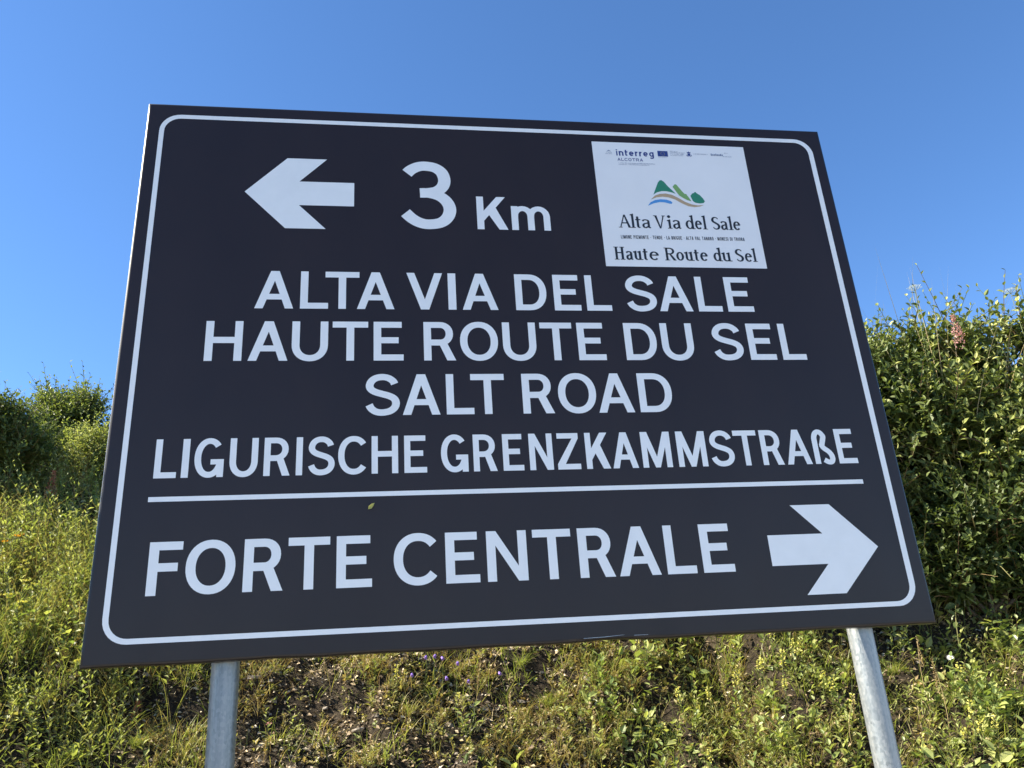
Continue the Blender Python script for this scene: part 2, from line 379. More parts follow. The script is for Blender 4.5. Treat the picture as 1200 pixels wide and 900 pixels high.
    if ch == 'e': return [(stroke(arc(m, h / 2, m - s / 2, h / 2 - b / 2, 0, 315, 22), s, b), []), (rect(s / 2, h / 2 - b / 2, w - s * .2, h / 2 + b / 2), [])]
    if ch == 'r': return [(rect(0, 0, s, h), []), (stroke([(s * .5, h * .5)] + arc(w * .9, h * .45, w * .9 - s / 2, h * .55 - b / 2, 160, 85, 7), s, b), [])]
    if ch == 'g': return [(arc(m, h / 2, m, h / 2, 0, 360, 25)[:-1], [arc(m, h / 2, m - s, h / 2 - b, 0, 360, 25)[:-1]]), (stroke([(w - s / 2, h)] + arc(m, -h * .08, m - s / 2, h * .28, 0, -150, 14), s, b), [])]
    if ch == '·': return [(rect(0, h * .42, w, h * .58), [])]
    return []
def serif(ch, w, h, s, b):
    """condensed thick-and-thin letters with small wedge feet; h = cap height"""
    xh = h * .68; m = w / 2; f = s * .55
    foot = lambda x, z, ww=1.0: [(x - f * ww - s / 2, z), (x + f * ww + s / 2, z), (x + f * ww + s / 2, z + b * .6), (x - f * ww - s / 2, z + b * .6)]
    flag = lambda x, z: [(x - s / 2 - f, z - b * .4), (x + s / 2, z + b * .5), (x + s / 2, z - b * 1.6), (x - s / 2 - f, z - b * 1.2)]
    bar = lambda x, z0, z1: rect(x - s / 2, z0, x + s / 2, z1)
    if ch == 'A': return [([(f * .5, 0), (m - s * .35, h), (m + s * .35, h), (m - s * .1, h * .86), (f * .5 + b * .9, 0)], []), ([(m - s * .35, h), (m + s * .35, h), (w - f * .4, 0), (w - f * .4 - s * 1.05, 0)], []), (rect(w * .24, h * .32, w * .76, h * .32 + b), []), (foot(f, 0, .6), []), (foot(w - f, 0, .5), [])]
    if ch == 'V': return [([(f * .4, h), (f * .4 + s * 1.05, h), (m + s * .3, 0), (m - s * .3, 0)], []), ([(w - f * .5 - b, h), (w - f * .5, h), (m + s * .3, 0), (m, s * .6)], []), (foot(f, h - b * .6, .6), []), (foot(w - f, h - b * .6, .5), [])]
    if ch == 'H': return [(bar(f + s / 2, 0, h), []), (bar(w - f - s / 2, 0, h), []), (rect(f, h * .5, w - f, h * .5 + b), [])] + [(foot(x, z), []) for x in (f + s / 2, w - f - s / 2) for z in (0, h - b * .6)]
    if ch == 'R': return [(bar(f + s / 2, 0, h), []), (stroke([(f + s / 2, h - b / 2)] + arc(w * .5, h * .735, w * .34, h * .265 - b / 2, 90, -90, 14) + [(f + s / 2, h * .47 + b / 2)], s, b), []), ([(w - s * 1.1, 0), (w * .42, h * .5), (w * .42 + s * .9, h * .5), (w + f * .4, 0)], []), (foot(f + s / 2, 0), []), (foot(f + s / 2, h - b * .6), [])]
    if ch == 'S':
        c = [(.02, .17), (.2, .04), (.5, 0), (.85, .07), (1, .25), (.85, .40), (.5, .52), (.15, .63), (.02, .78), (.18, .94), (.5, 1), (.8, .96), (.95, .86)]
        k = np.array([.5, .6, .8, 1, 1.1, 1.15, 1.2, 1.15, 1.1, 1, .8, .6, .5]); q = smooth([(s / 2 + a * (w - s), b / 2 + z * (h - b)) for a, z in c], 4)
        kk = np.interp(np.linspace(0, 1, len(q)), np.linspace(0, 1, len(k)), k); return [(stroke(q, s * kk, b * kk * 1.25), [])]
    if ch == 'l': return [(bar(m, 0, h * 1.06), []), (foot(m, 0), []), (flag(m, h * 1.06), [])]
    if ch == 'i': return [(bar(m, 0, xh), []), (foot(m, 0), []), (flag(m, xh), []), (arc(m, h * .93, s * .75, s * .75, 0, 330, 9), [])]
    if ch == 't': return [(stroke([(w * .42, h * .88), (w * .42, h * .2)] + arc(w * .42 + w * .25, h * .13, w * .25, h * .13 - b / 2, 180, 300, 7), s, b), []), (rect(0, xh - b, w * .95, xh), [])]
    if ch == 'a': return [(stroke([(w * .08, xh * .80)] + arc(w * .42, xh * .76, w * .32, xh * .24 - b / 2, 140, 0, 9) + [(w * .74, xh * .2)] + arc(w * .74 + w * .16, xh * .14, w * .16, xh * .14 - b / 2, 180, 290, 5), s, b), []), (stroke([(w * .74, xh * .60)] + arc(w * .40, xh * .28, w * .40 - s / 2, xh * .30 - b / 2, 95, 270, 12) + [(w * .74, xh * .22)], s, b), [])]
    if ch in 'oe':
        if ch == 'o': return [(arc(m, xh / 2, m, xh / 2, 0, 360, 29)[:-1], [arc(m, xh / 2, m - s, xh / 2 - b, 0, 360, 29)[:-1]])]
        return [(stroke(arc(m, xh / 2, m - s / 2, xh / 2 - b / 2, 5, 318, 22), s, b), []), (rect(s / 2, xh * .52, w - s * .3, xh * .52 + b), [])]
    if ch == 'd': return [(arc(m * .94, xh / 2, m * .94, xh / 2, 0, 360, 27)[:-1], [arc(m * .96, xh / 2, m * .94 - s, xh / 2 - b, 0, 360, 27)[:-1]]), (bar(w - s / 2 - f * .3, 0, h * 1.06), []), (flag(w - s / 2 - f * .3, h * 1.06), []), (rect(w - s, 0, w + f * .8, b * .7), [])]
    if ch == 'u': return [(stroke([(s * .8, xh)] + arc(m, xh * .3, m - s * .8, xh * .3 - b / 2, 180, 350, 12), s, b), []), (bar(w - s, 0, xh), []), (flag(s * .8, xh), []), (flag(w - s, xh), []), (rect(w - s, 0, w + f * .5, b * .7), [])]
    return []

class Print:
    """collects flat printed shapes on the sign's face; every overlapping piece lies a hair prouder"""
    def __init__(s, base): s.v = []; s.f = []; s.n = 0; s.y = base; s.k = 0
    def poly(s, outer, holes=(), x=0.0, z=0.0):
        loops = [[Vector((px + x, pz + z, 0)) for px, pz in lp] for lp in [outer] + list(holes)]
        tri = tessellate_polygon(loops); flat = [p for lp in loops for p in lp]
        y = s.y - 4e-5 * (s.k % 5)
        s.k += 1
        for p in flat: s.v.append((p.x, y, p.y))
        for t in tri:
            a, b, c = (flat[i] for i in t)
            ar = (b.x - a.x) * (c.y - a.y) - (b.y - a.y) * (c.x - a.x)
            if abs(ar) < 1e-13: continue
            t = t if ar > 0 else t[::-1]
            s.f.append((t[0] + s.n, t[1] + s.n, t[2] + s.n))
        s.n += len(flat)
    def glyphs(s, fn, ch, x, z, w, h, st, b):
        s.k = 0
        for o, hs in fn(ch, w, h, st, b): s.poly(o, hs, x, z)
    def build(s, name, m, parent, label=None):
        F = np.array(s.f)
        o = link_mesh(name, np.array(s.v), F, m, parent)
        if label: o['label'] = label
        return o

# ------------------------------------------------------------------ ground
def axis(segs):
    a = [segs[0][0]]
    for x1, st in segs:
        if x1 <= a[0] and len(a) == 1: continue
        n_ = max(1, int(round((x1 - a[-1]) / st))); a += list(np.linspace(a[-1], x1, n_ + 1)[1:])
    return np.array(a)
gx = axis([(-600, 1), (-100, 100), (-20, 10), (-6, 1), (-3.2, .2), (5.2, .022), (8, .2), (20, 1), (100, 10), (600, 100)])
gy = axis([(-600, 1), (-100, 100), (-20, 10), (-4, 1), (.2, .3), (4.6, .022), (8, .12), (20, 1), (100, 10), (900, 100)])
X, Y = np.meshgrid(gx, gy, indexing='ij'); Zg = hgt(X, Y)
i = np.arange(len(gx) - 1)[:, None] * len(gy) + np.arange(len(gy) - 1)[None]
i = i.ravel(); q = np.stack([i, i + len(gy), i + len(gy) + 1, i + 1], 1)
tag(link_mesh('hillside', np.stack([X, Y, Zg], -1).reshape(-1, 3), q, M['earth'], smooth=True), kind='structure')
tx = np.linspace(-60, 60, 121); ty = np.linspace(-5.2, -.35, 8)
X, Y = np.meshgrid(tx, ty, indexing='ij')
i = (np.arange(len(tx) - 1)[:, None] * len(ty) + np.arange(len(ty) - 1)[None]).ravel(); q = np.stack([i, i + len(ty), i + len(ty) + 1, i + 1], 1)
tag(link_mesh('gravel_track', np.stack([X, Y + .15 * np.sin(X * .3), hgt(X, Y) * 0 + .012], -1).reshape(-1, 3), q, M['gravel']), kind='structure')

# ------------------------------------------------------------------ the road sign
SW, SH = 2.0, 1.5
sign = thing('road_sign', (0, 0, 0), 'large dark brown road sign with white lettering and arrows on two galvanised posts', 'road sign')
def panel():
    """folded tray: flat face, rounded fold all round, flange going back"""
    mb = MB(); rb = .007; dp = .032
    prof = [(rb, 0.0)] + [(rb - rb * math.sin(a), rb - rb * math.cos(a)) for a in np.radians([18, 36, 54, 72, 90])] + [(0, dp), (.012, dp), (.012, dp - .002)]
    def ring(ins, y, jit=0):
        pts = []
        for ax, (p0, p1) in enumerate([((0, 0), (SW, 0)), ((SW, 0), (SW, SH)), ((SW, SH), (0, SH)), ((0, SH), (0, 0))]):
            for t in np.linspace(0, 1, 41)[:-1]:
                x = p0[0] + (p1[0] - p0[0]) * t; z = p0[1] + (p1[1] - p0[1]) * t
                x = min(max(x, ins), SW - ins) ; z = min(max(z, ins), SH - ins)
                if jit and ax == 0:   # knocks along the bottom fold
                    z += jit * (.0035 * math.exp(-((x - 1.17) / .05) ** 2) + .0025 * math.exp(-((x - .42) / .03) ** 2) + .0008 * math.sin(x * 23))
                pts.append((x, y, z + BOT))
        return pts
    R = [ring(a, y, jit=(1 if 0 < k < 7 else 0)) for k, (a, y) in enumerate(prof)]
    n_ = 160; V = [p for r in R for p in r]; F = []
    for k in range(len(R) - 1):
        for j in range(n_):
            F.append((k * n_ + j, (k + 1) * n_ + j, (k + 1) * n_ + (j + 1) % n_, k * n_ + (j + 1) % n_))
    return V, F
V, F = panel()
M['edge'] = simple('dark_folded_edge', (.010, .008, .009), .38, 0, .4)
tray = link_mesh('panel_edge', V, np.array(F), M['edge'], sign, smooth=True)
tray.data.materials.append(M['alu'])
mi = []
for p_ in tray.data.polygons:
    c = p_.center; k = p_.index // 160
    mi.append(1 if (c.x < .006 and k >= 3) or k >= 6 else 0)  # left fold alone gets bright metal, standing in for its sunlit highlight
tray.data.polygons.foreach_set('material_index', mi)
# the face, very slightly buckled like thin sheet
fx = np.linspace(.007, SW - .007, 60); fz = np.linspace(.007, SH - .007, 46)
FX, FZ = np.meshgrid(fx, fz, indexing='ij')
i = (np.arange(59)[:, None] * 46 + np.arange(45)[None]).ravel(); q = np.stack([i, i + 46, i + 47, i + 1], 1)
link_mesh('panel_face', np.stack([FX, FX * 0, FZ + BOT], -1).reshape(-1, 3), q, M['brown'], sign, smooth=True)
mb = MB().box((.012, .0015, BOT + .012), (SW - .012, .0035, BOT + SH - .012)); mb.build('panel_back', M['alu'], sign)
for z in (.25, .75, 1.25):
    MB().box((.03, .0036, BOT + z - .02), (SW - .03, .0235, BOT + z + .02)).build('stiffener', M['alu'], sign)
PX = (.2915, 1.822)
for x in PX:
    an = np.arange(28) * 2 * np.pi / 28; r = .0305
    zz = np.linspace(-.4, BOT + 1.38, 24)
    V = [(x + r * math.cos(a), .056 + r * math.sin(a), z) for z in zz for a in an]
    F = [(k * 28 + j, k * 28 + (j + 1) % 28, (k + 1) * 28 + (j + 1) % 28, (k + 1) * 28 + j) for k in range(len(zz) - 1) for j in range(28)]
    post = link_mesh('post', V, np.array(F), M['galv'], sign, smooth=True)
    cap = MB(); top = zz[-1]
    rr_ = [(r + .002, top - .02), (r + .002, top), (r * .7, top + .008), (.001, top + .01)]
    V = [(x + a_ * math.cos(a), .056 + a_ * math.sin(a), z) for a_, z in rr_ for a in an]
    F = [(k * 28 + j, k * 28 + (j + 1) % 28, (k + 1) * 28 + (j + 1) % 28, (k + 1) * 28 + j) for k in range(3) for j in range(28)]
    link_mesh('post_cap', V, np.array(F), M['ink'], post, smooth=True)
    for z in (.25, .75, 1.25):
        mb = MB(); a2 = np.radians(np.linspace(-10, 190, 15)); zc = BOT + z
        V = []
        for a in a2:
            for (q_, dz) in ((r + .001, -.015), (r + .004, -.015), (r + .004, .015), (r + .001, .015)):
                V.append((x + q_ * math.cos(a), .056 + q_ * math.sin(a), zc + dz))
        F = [(k * 4 + j, k * 4 + (j + 1) % 4, (k + 1) * 4 + (j + 1) % 4, (k + 1) * 4 + j) for k in range(14) for j in range(4)]
        mb.add(V, F)
        mb.box((x - .055, .0245, zc - .014), (x - r - .002, .05, zc + .014)); mb.box((x + r + .002, .0245, zc - .014), (x + .055, .05, zc + .014))
        mb.build('clamp', M['alu'], sign)
fy_ = -.0006
def sheet(name, pts, m, parent, y=fy_, holes=(), label=None):
    P = Print(y); P.poly(pts, holes, 0, BOT); return P.build(name, m, parent, label)
def rrect(x0, z0, x1, z1, r):
    return arc(x1 - r, z1 - r, r, r, 0, 90, 9) + arc(x0 + r, z1 - r, r, r, 90, 180, 9) + arc(x0 + r, z0 + r, r, r, 180, 270, 9) + arc(x1 - r, z0 + r, r, r, 270, 360, 9)
sheet('border_line', rrect(.0365, .045, 1.9640, 1.4625, .055), M['white'], sign, holes=[rrect(.0492, .0568, 1.9485, 1.4495, .043)])
sheet('edge_scuff', [(1.100, .0072), (1.150, .0080), (1.196, .0108), (1.200, .0114), (1.150, .0088), (1.100, .0078)], M['alu'], sign, y=-.0009, label='bare metal scratch along the knocked bottom edge')
sheet('edge_scuff', [(1.222, .0086), (1.256, .0084), (1.256, .0089), (1.222, .0092)], M['alu'], sign, y=-.0009)
sheet('dividing_line', rect(.106, .359, 1.886, .3705), M['white'], sign)
sheet('arrow', [(.274, 1.2145), (.383, 1.328), (.4905, 1.328), (.4175, 1.252), (.566, 1.252), (.566, 1.1755), (.4185, 1.1755), (.491, 1.1015), (.3845, 1.1015)], M['white'], sign, label='white arrow pointing left')
sheet('arrow', [(1.887, .194), (1.776, .082), (1.672, .082), (1.743, .1555), (1.5945, .1555), (1.5945, .232), (1.743, .232), (1.669, .307), (1.776, .307)], M['white'], sign, label='white arrow pointing right')
ROWS = [  # z, cap height, stem, bar, [(letter, x0, x1)...], text
 (.8605, .1095, .0193, .0170, [('A',.317,.414),('L',.431,.502),('T',.494,.582),('A',.576,.673),('V',.7055,.801),('I',.8155,.8365),('A',.853,.949),('D',.997,1.083),('E',1.103,1.177),('L',1.193,1.263),('S',1.306,1.393),('A',1.399,1.495),('L',1.511,1.581),('E',1.597,1.674)], 'ALTA VIA DEL SALE'),
 (.7135, .1100, .0193, .0170, [('H',.203,.293),('A',.308,.405),('U',.414,.504),('T',.515,.605),('E',.619,.695),('R',.7475,.830),('O',.842,.942),('U',.955,1.044),('T',1.056,1.143),('E',1.157,1.232),('D',1.287,1.376),('U',1.390,1.480),('S',1.535,1.621),('E',1.638,1.714),('L',1.732,1.802)], 'HAUTE ROUTE DU SEL'),
 (.5650, .1100, .0193, .0170, [('S',.598,.684),('A',.691,.785),('L',.801,.871),('T',.864,.951),('R',.997,1.079),('O',1.091,1.192),('A',1.196,1.292),('D',1.307,1.398)], 'SALT ROAD'),
 (.4150, .0955, .0149, .0142, [('L',.112,.162),('I',.173,.189),('G',.201,.268),('U',.281,.346),('R',.360,.421),('I',.435,.450),('S',.463,.526),('C',.534,.601),('H',.614,.678),('E',.693,.748),('G',.783,.850),('R',.863,.922),('E',.937,.989),('N',1.004,1.064),('Z',1.075,1.134),('K',1.149,1.211),('A',1.217,1.284),('M',1.296,1.374),('M',1.391,1.469),('S',1.480,1.544),('T',1.547,1.611),('R',1.620,1.678),('A',1.687,1.756),('ß',1.765,1.822),('E',1.832,1.885)], 'LIGURISCHE GRENZKAMMSTRAßE'),
 (.1460, .1195, .0215, .0188, [('F',.120,.196),('O',.201,.309),('R',.327,.415),('T',.425,.519),('E',.534,.615),('C',.665,.767),('E',.786,.866),('N',.884,.981),('T',.996,1.090),('R',1.107,1.194),('A',1.204,1.308),('L',1.324,1.399),('E',1.416,1.497)], 'FORTE CENTRALE'),
 (1.1080, .2240, .0350, .0310, [('3',.691,.847)], '3'),
]
for z, h, s_, b_, lets, text in ROWS:
    P = Print(fy_)
    for ch, x0, x1 in lets: P.glyphs(glyph, ch, x0, BOT + z, x1 - x0, h, s_, b_)
    P.build('lettering', M['white'], sign, 'white lettering reading ' + text)
P = Print(fy_); P.glyphs(glyph, 'K', .9045, BOT + 1.1115, .0865, .1075, .0195, .0178); P.glyphs(glyph, 'm', 1.002, BOT + 1.1115, .1105, .0785, .0190, .0165)
P.build('lettering', M['white'], sign, 'white lettering reading Km')

# ---- the white information sticker and its print
stk = sheet('sticker', rect(1.2600, 1.0000, 1.7370, 1.4250), M['sticker'], sign, y=-.0006)
iy = -.0010
def word(fn, text, xs, z, h, s_, b_, m, name, label=None):
    P = Print(iy)
    for ch, (x0, x1) in zip(text.replace(' ', ''), xs): P.glyphs(fn, ch, x0, BOT + z, x1 - x0, h, s_, b_)
    return P.build(name, m, stk, label)
fx1 = lambda a: 1.314 + (a - 45) * .0003851
word(serif, 'Alta Via del Sale', [(fx1(a), fx1(b)) for a, b in [(42,134),(136,164),(170,212),(220,288),(318,402),(420,450),(460,524),(560,626),(634,690),(698,726),(768,832),(838,896),(904,932),(938,996)]], 1.1270, .0435, .0066, .0036, M['ink'], 'printed_text', 'Alta Via del Sale')
fx2 = lambda a: 1.289 + (a - 6.7) * .0003807
word(serif, 'Haute Route du Sel', [(fx2(a), fx2(b)) for a, b in [(2,84),(92,146),(152,216),(222,262),(272,346),(390,474),(480,540),(548,614),(620,660),(668,728),(772,834),(842,912),(948,1012),(1022,1080),(1088,1114)]], 1.0215, .0415, .0066, .0036, M['ink'], 'printed_text', 'Haute Route du Sel')
txt = 'LIMONE PIEMONTE · TENDE · LA BRIGUE · ALTA VAL TANARO · MONESI DI TRIORA'
def tight(text, x0, x1, z, h, s_, b_, m, sp=.30, label=None, widths=None):
    W_ = {'I': .32, ' ': .55, '·': .3, 'M': 1.25, 'L': .8, 'i': .28, 't': .62, 'r': .6}
    u = sum(W_.get(c, 1.0) + sp for c in text) - sp; k = (x1 - x0) / u; P = Print(iy); x = x0
    for c in text:
        ww = W_.get(c, 1.0) * k
        if c != ' ': P.glyphs(glyph, c, x, BOT + z, ww, h, s_, b_)
        x += ww + sp * k
    return P.build('printed_text', m, stk, label)
tight(txt, 1.3135, 1.6845, 1.0905, .0115, .0014, .0016, M['ink'], label=txt)
tight('interreg', 1.3315, 1.4475, 1.3770, .0165, .0045, .0042, M['navy'], label='interreg')
tight('ALCOTRA', 1.3330, 1.4115, 1.3585, .0105, .0017, .0017, M['navy'], sp=.22, label='ALCOTRA')
# lines of print too fine to read, as rows of tiny strokes
P = Print(iy)
def fine(x0, x1, z, h, seed):
    g = random.Random(seed); x = x0; k = 0
    while x < x1 - .001:
        if g.random() < .14: x += .0016
        wd = g.choice([.0012, .0016, .0020]); hh = h * g.choice([.7, .7, 1])
        P.poly([(x, z), (x + wd, z), (x + wd * .8, z + hh), (x + wd * .15, z + hh)], (), 0, BOT); x += wd + .0008; k += 1
for a in [(1.3335,1.448,1.3495,.0026,1),(1.3335,1.430,1.3445,.0026,2),(1.2985,1.3205,1.3815,.0028,3),(1.3005,1.3185,1.3865,.0026,4),(1.500,1.524,1.3985,.0030,5),(1.500,1.545,1.3935,.0030,6),(1.500,1.543,1.3885,.0030,7),(1.500,1.540,1.3835,.0026,8),(1.573,1.618,1.3915,.0034,9),(1.667,1.694,1.3855,.0030,12),(1.672,1.682,1.3985,.0026,13),(1.460,1.489,1.3755,.0018,14)]: fine(*a)
tag(P.build('printed_text', M['greyink'], stk, 'lines of print too fine to read'), kind='stuff')
P = Print(iy)
for k_, x in enumerate(np.linspace(1.628, 1.6625, 8)): P.poly(rect(x, 1.3885, x + .0034, 1.3885 + (.0062 if k_ % 3 else .0080)), (), 0, BOT)
P.build('printed_logo', M['greyink'], stk, 'small bold logo word')
P = Print(iy); P.poly([(1.302, 1.3905), (1.3095, 1.3965), (1.317, 1.3905), (1.3095, 1.3925)], (), 0, BOT); P.build('printed_logo', M['greyink'], stk, 'small grey roof mark')
P = Print(iy)   # municipal coat of arms: crown, shield, two leaves
P.poly([(1.5535, 1.3945), (1.5525, 1.4005), (1.5555, 1.3975), (1.5585, 1.4015), (1.5615, 1.3975), (1.5645, 1.4005), (1.5635, 1.3945)], (), 0, BOT)
P.poly([(1.5540, 1.3935), (1.5630, 1.3935), (1.5625, 1.3865), (1.5585, 1.3835), (1.5545, 1.3865)], (), 0, BOT)
P.poly([(1.5520, 1.3905), (1.5500, 1.3850), (1.5580, 1.3800), (1.5535, 1.3850)], (), 0, BOT); P.poly([(1.5650, 1.3905), (1.5670, 1.3850), (1.5590, 1.3800), (1.5635, 1.3850)], (), 0, BOT)
P.build('printed_logo', M['navy'], stk, 'small blue coat of arms')
P = Print(iy); P.poly(rect(1.4600, 1.3795, 1.4920, 1.3995), (), 0, BOT); eu = P.build('printed_flag', M['navy'], stk, 'blue flag with a ring of yellow stars')
P = Print(iy - .0003)
for k_ in range(12):
    cx, cz = 1.476 + .0062 * math.cos(k_ * math.pi / 6), 1.3895 + .0062 * math.sin(k_ * math.pi / 6)
    P.poly([(cx + (.0011 if j % 2 == 0 else .00045) * math.sin(j * math.pi / 5), cz + (.0011 if j % 2 == 0 else .00045) * math.cos(j * math.pi / 5)) for j in range(10)], (), 0, BOT)
stars = P.build('star_ring', M['yellow_ink'], eu)
# landscape emblem: coordinates measured on the sticker (zoom grid), mapped to metres
ex = lambda a, z: (1.406 + (a - 258) * .000372, 1.2035 + (270 - z) * .000476)
def emblem(pts, m, label, dense=True):
    P = Print(iy); q = [ex(*p) for p in pts]; P.poly(smooth(q, 5) if dense else q, (), 0, BOT); P.build('printed_emblem', m, stk, label)
emblem([(318,188),(345,140),(368,100),(385,82),(402,80),(420,92),(450,128),(480,155),(503,178),(470,168),(430,161),(390,161),(350,171)], M['green1'], 'dark green mountain', False)
emblem([(486,126),(508,106),(520,110),(560,160),(578,178),(588,176),(606,202),(624,230),(590,222),(560,208),(530,190),(508,160)], M['green2'], 'light green mountain', False)
emblem([(622,190),(640,172),(656,168),(662,160),(672,162),(678,170),(700,182),(722,205),(735,228),(722,240),(690,244),(655,240),(636,228)], M['green1'], 'dark green hill', False)
emblem([(290,225),(330,195),(370,182),(420,178),(470,186),(520,208),(570,235),(620,252),(670,258),(720,256),(690,266),(640,272),(590,266),(540,246),(490,220),(440,206),(390,202),(340,208)], M['tan'], 'tan winding road', False)
emblem([(258,272),(285,245),(325,228),(370,221),(420,223),(452,232),(464,242),(458,252),(440,252),(400,243),(360,242),(310,252)], M['sky'], 'blue water stroke', False)

# a small yellow-green leaf caught on the sign's face
V, F, T = leaves([(.606, -.0035, BOT + .327)], [(.72, -.18, .69)], [(0.2, -1, .1)], .021, .010, .3, LEAF8)
lf = link_mesh('fallen_leaf', V, F, M['yellow'], None, T)
tag(lf, 'tiny pale yellow leaf stuck to the sign face under the long white line', 'leaf')

# ------------------------------------------------------------------ vegetation helpers
U = rng.uniform
def surf(x, y, dz=0.0): return np.stack([x, y, hgt(x, y) + dz], -1)
def randdir(n, up=0.0):
    a = U(0, 2 * np.pi, n); z = U(-1, 1, n); r = np.sqrt(1 - z * z)
    d = np.stack([r * np.cos(a), r * np.sin(a), z], -1); d[:, 2] += up
    return norm(d)
def lush(x, y):
    """0 = bare stony patch, 1 = dense green"""
    c = sstep(1.15, 2.1, x + .25 * vn(x * 1.3, y * 1.5)) + sstep(-.25, -.95, x + .2 * vn(x * 2, y * 2 + 5)) + .8 * sstep(2.7, 3.3, y)
    return np.clip(.12 + c * .85 + .42 * vn(x * 2.9 + 4, y * 3.6), 0.03, 1)
def scatter(n, box, keep):
    x = U(box[0], box[1], n); y = U(box[2], box[3], n); k = U(0, 1, n) < keep(x, y)
    return x[k], y[k]
NEAR = (-2.6, 4.6, .35, 3.6)
SLOPE_N = norm(np.array([[0., -.6, .8]]))[0]
NOSHRUB = lambda x, y: 1.0

# leaf litter and stone chips
x, y = scatter(150000, (-1.7, 3.4, .6, 3.3), lambda x, y: np.clip(1.15 - lush(x, y) * .9, 0, 1) * (.6 + .4 * (vn(x * 3, y * 3) > -.2)))
n = len(x); D = norm(randdir(n) * np.array([1, 1, .35])); L = U(.008, .032, n)
V, F, T = leaves(surf(x, y, U(0, .014, n)), D, randdir(n, .7) + SLOPE_N * .6, L, L * U(.35, .8, n), U(0, 1, n) ** 1.3)
tag(link_mesh('leaf_litter', V, F, M['litter'], None, T), kind='stuff')
# small angular stone chips
x, y = scatter(3500, (-1.7, 3.4, .6, 3.0), lambda x, y: np.clip(1.0 - lush(x, y), 0.05, 1))
n = len(x); P = surf(x, y); s = U(.004, .013, n) * (1 + (U(0, 1, n) > .96) * .9)
cv = np.array([(-1,-1,-.5),(1,-1,-.5),(1,1,-.5),(-1,1,-.5),(-.7,-.6,.5),(.8,-.7,.35),(.6,.8,.55),(-.8,.6,.4)])
an = U(0, 6.28, n); ca, sa = np.cos(an), np.sin(an); j = 1 + U(-.35, .35, (n, 8, 3)); q = cv[None] * j * s[:, None, None]
V = np.stack([q[..., 0] * ca[:, None] - q[..., 1] * sa[:, None] * .7, q[..., 0] * sa[:, None] + q[..., 1] * ca[:, None] * .7, q[..., 2] * .8], -1) + P[:, None]
cf = np.array([(0,3,2,1),(4,5,6,7),(0,1,5,4),(1,2,6,5),(2,3,7,6),(3,0,4,7)])
tag(link_mesh('stone_chips', V.reshape(-1, 3), (cf[None] + (np.arange(n) * 8)[:, None, None]).reshape(-1, 4), M['stone'], None), kind='stuff')

# low herbs: rosettes and cushions of small leaves
def rosettes(n, box, keep, lo, hi, per, tint_lo, tint_hi, name, m, height=.02, tm=LEAF4):
    x, y = scatter(n, box, keep); k = len(x); P = np.repeat(surf(x, y), per, 0)
    big = np.repeat(U(.6, 1.35, k), per); tt = np.repeat(U(tint_lo, tint_hi, k), per)
    a = U(0, 2 * np.pi, k * per); el = U(-.1, 1.1, k * per)
    D = np.stack([np.cos(a) * np.cos(el), np.sin(a) * np.cos(el) - .15, np.sin(el)], -1)
    off = U(0, 1, k * per) ** 1.5
    P = P + D * (lo * .6 * big)[:, None] * U(0, 1.6, k * per)[:, None]; P[:, 2] += off * height * big
    L = U(lo, hi, k * per) * big
    V, F, T = leaves(P, D, np.array([0, -.25, 1.]) + randdir(k * per) * .6, L, L * U(.4, .75, k * per), np.clip(tt + U(-.15, .15, k * per), 0, 1), tm)
    return tag(link_mesh(name, V, F, m, None, T), kind='stuff')
rosettes(12000, (-2.2, 4.2, .5, 3.4), lambda x, y: .10 + .75 * lush(x, y), .012, .030, 8, 0, .9, 'ground_cover', M['herb'], .03)
rosettes(9000, (-1.3, 2.2, 1.2, 3.0), lambda x, y: .1 + .9 * (vn(x * 3.7 + 11, y * 4.2) > -.05), .009, .022, 14, 0, .6, 'cushion_herbs', M['herb'], .025)
rosettes(2300, (-2.2, 4.4, .5, 3.6), lambda x, y: np.clip(lush(x, y) - .2, 0, 1), .028, .058, 7, .2, 1, 'leafy_ground_cover', M['broad'], .07, LEAF8)
rosettes(9000, (-3.4, 5.2, 3.0, 6.5), lambda x, y: .75 * np.clip(lush(x, y), .3, 1), .02, .05, 6, .1, 1, 'upper_slope_cover', M['willow'], .12)

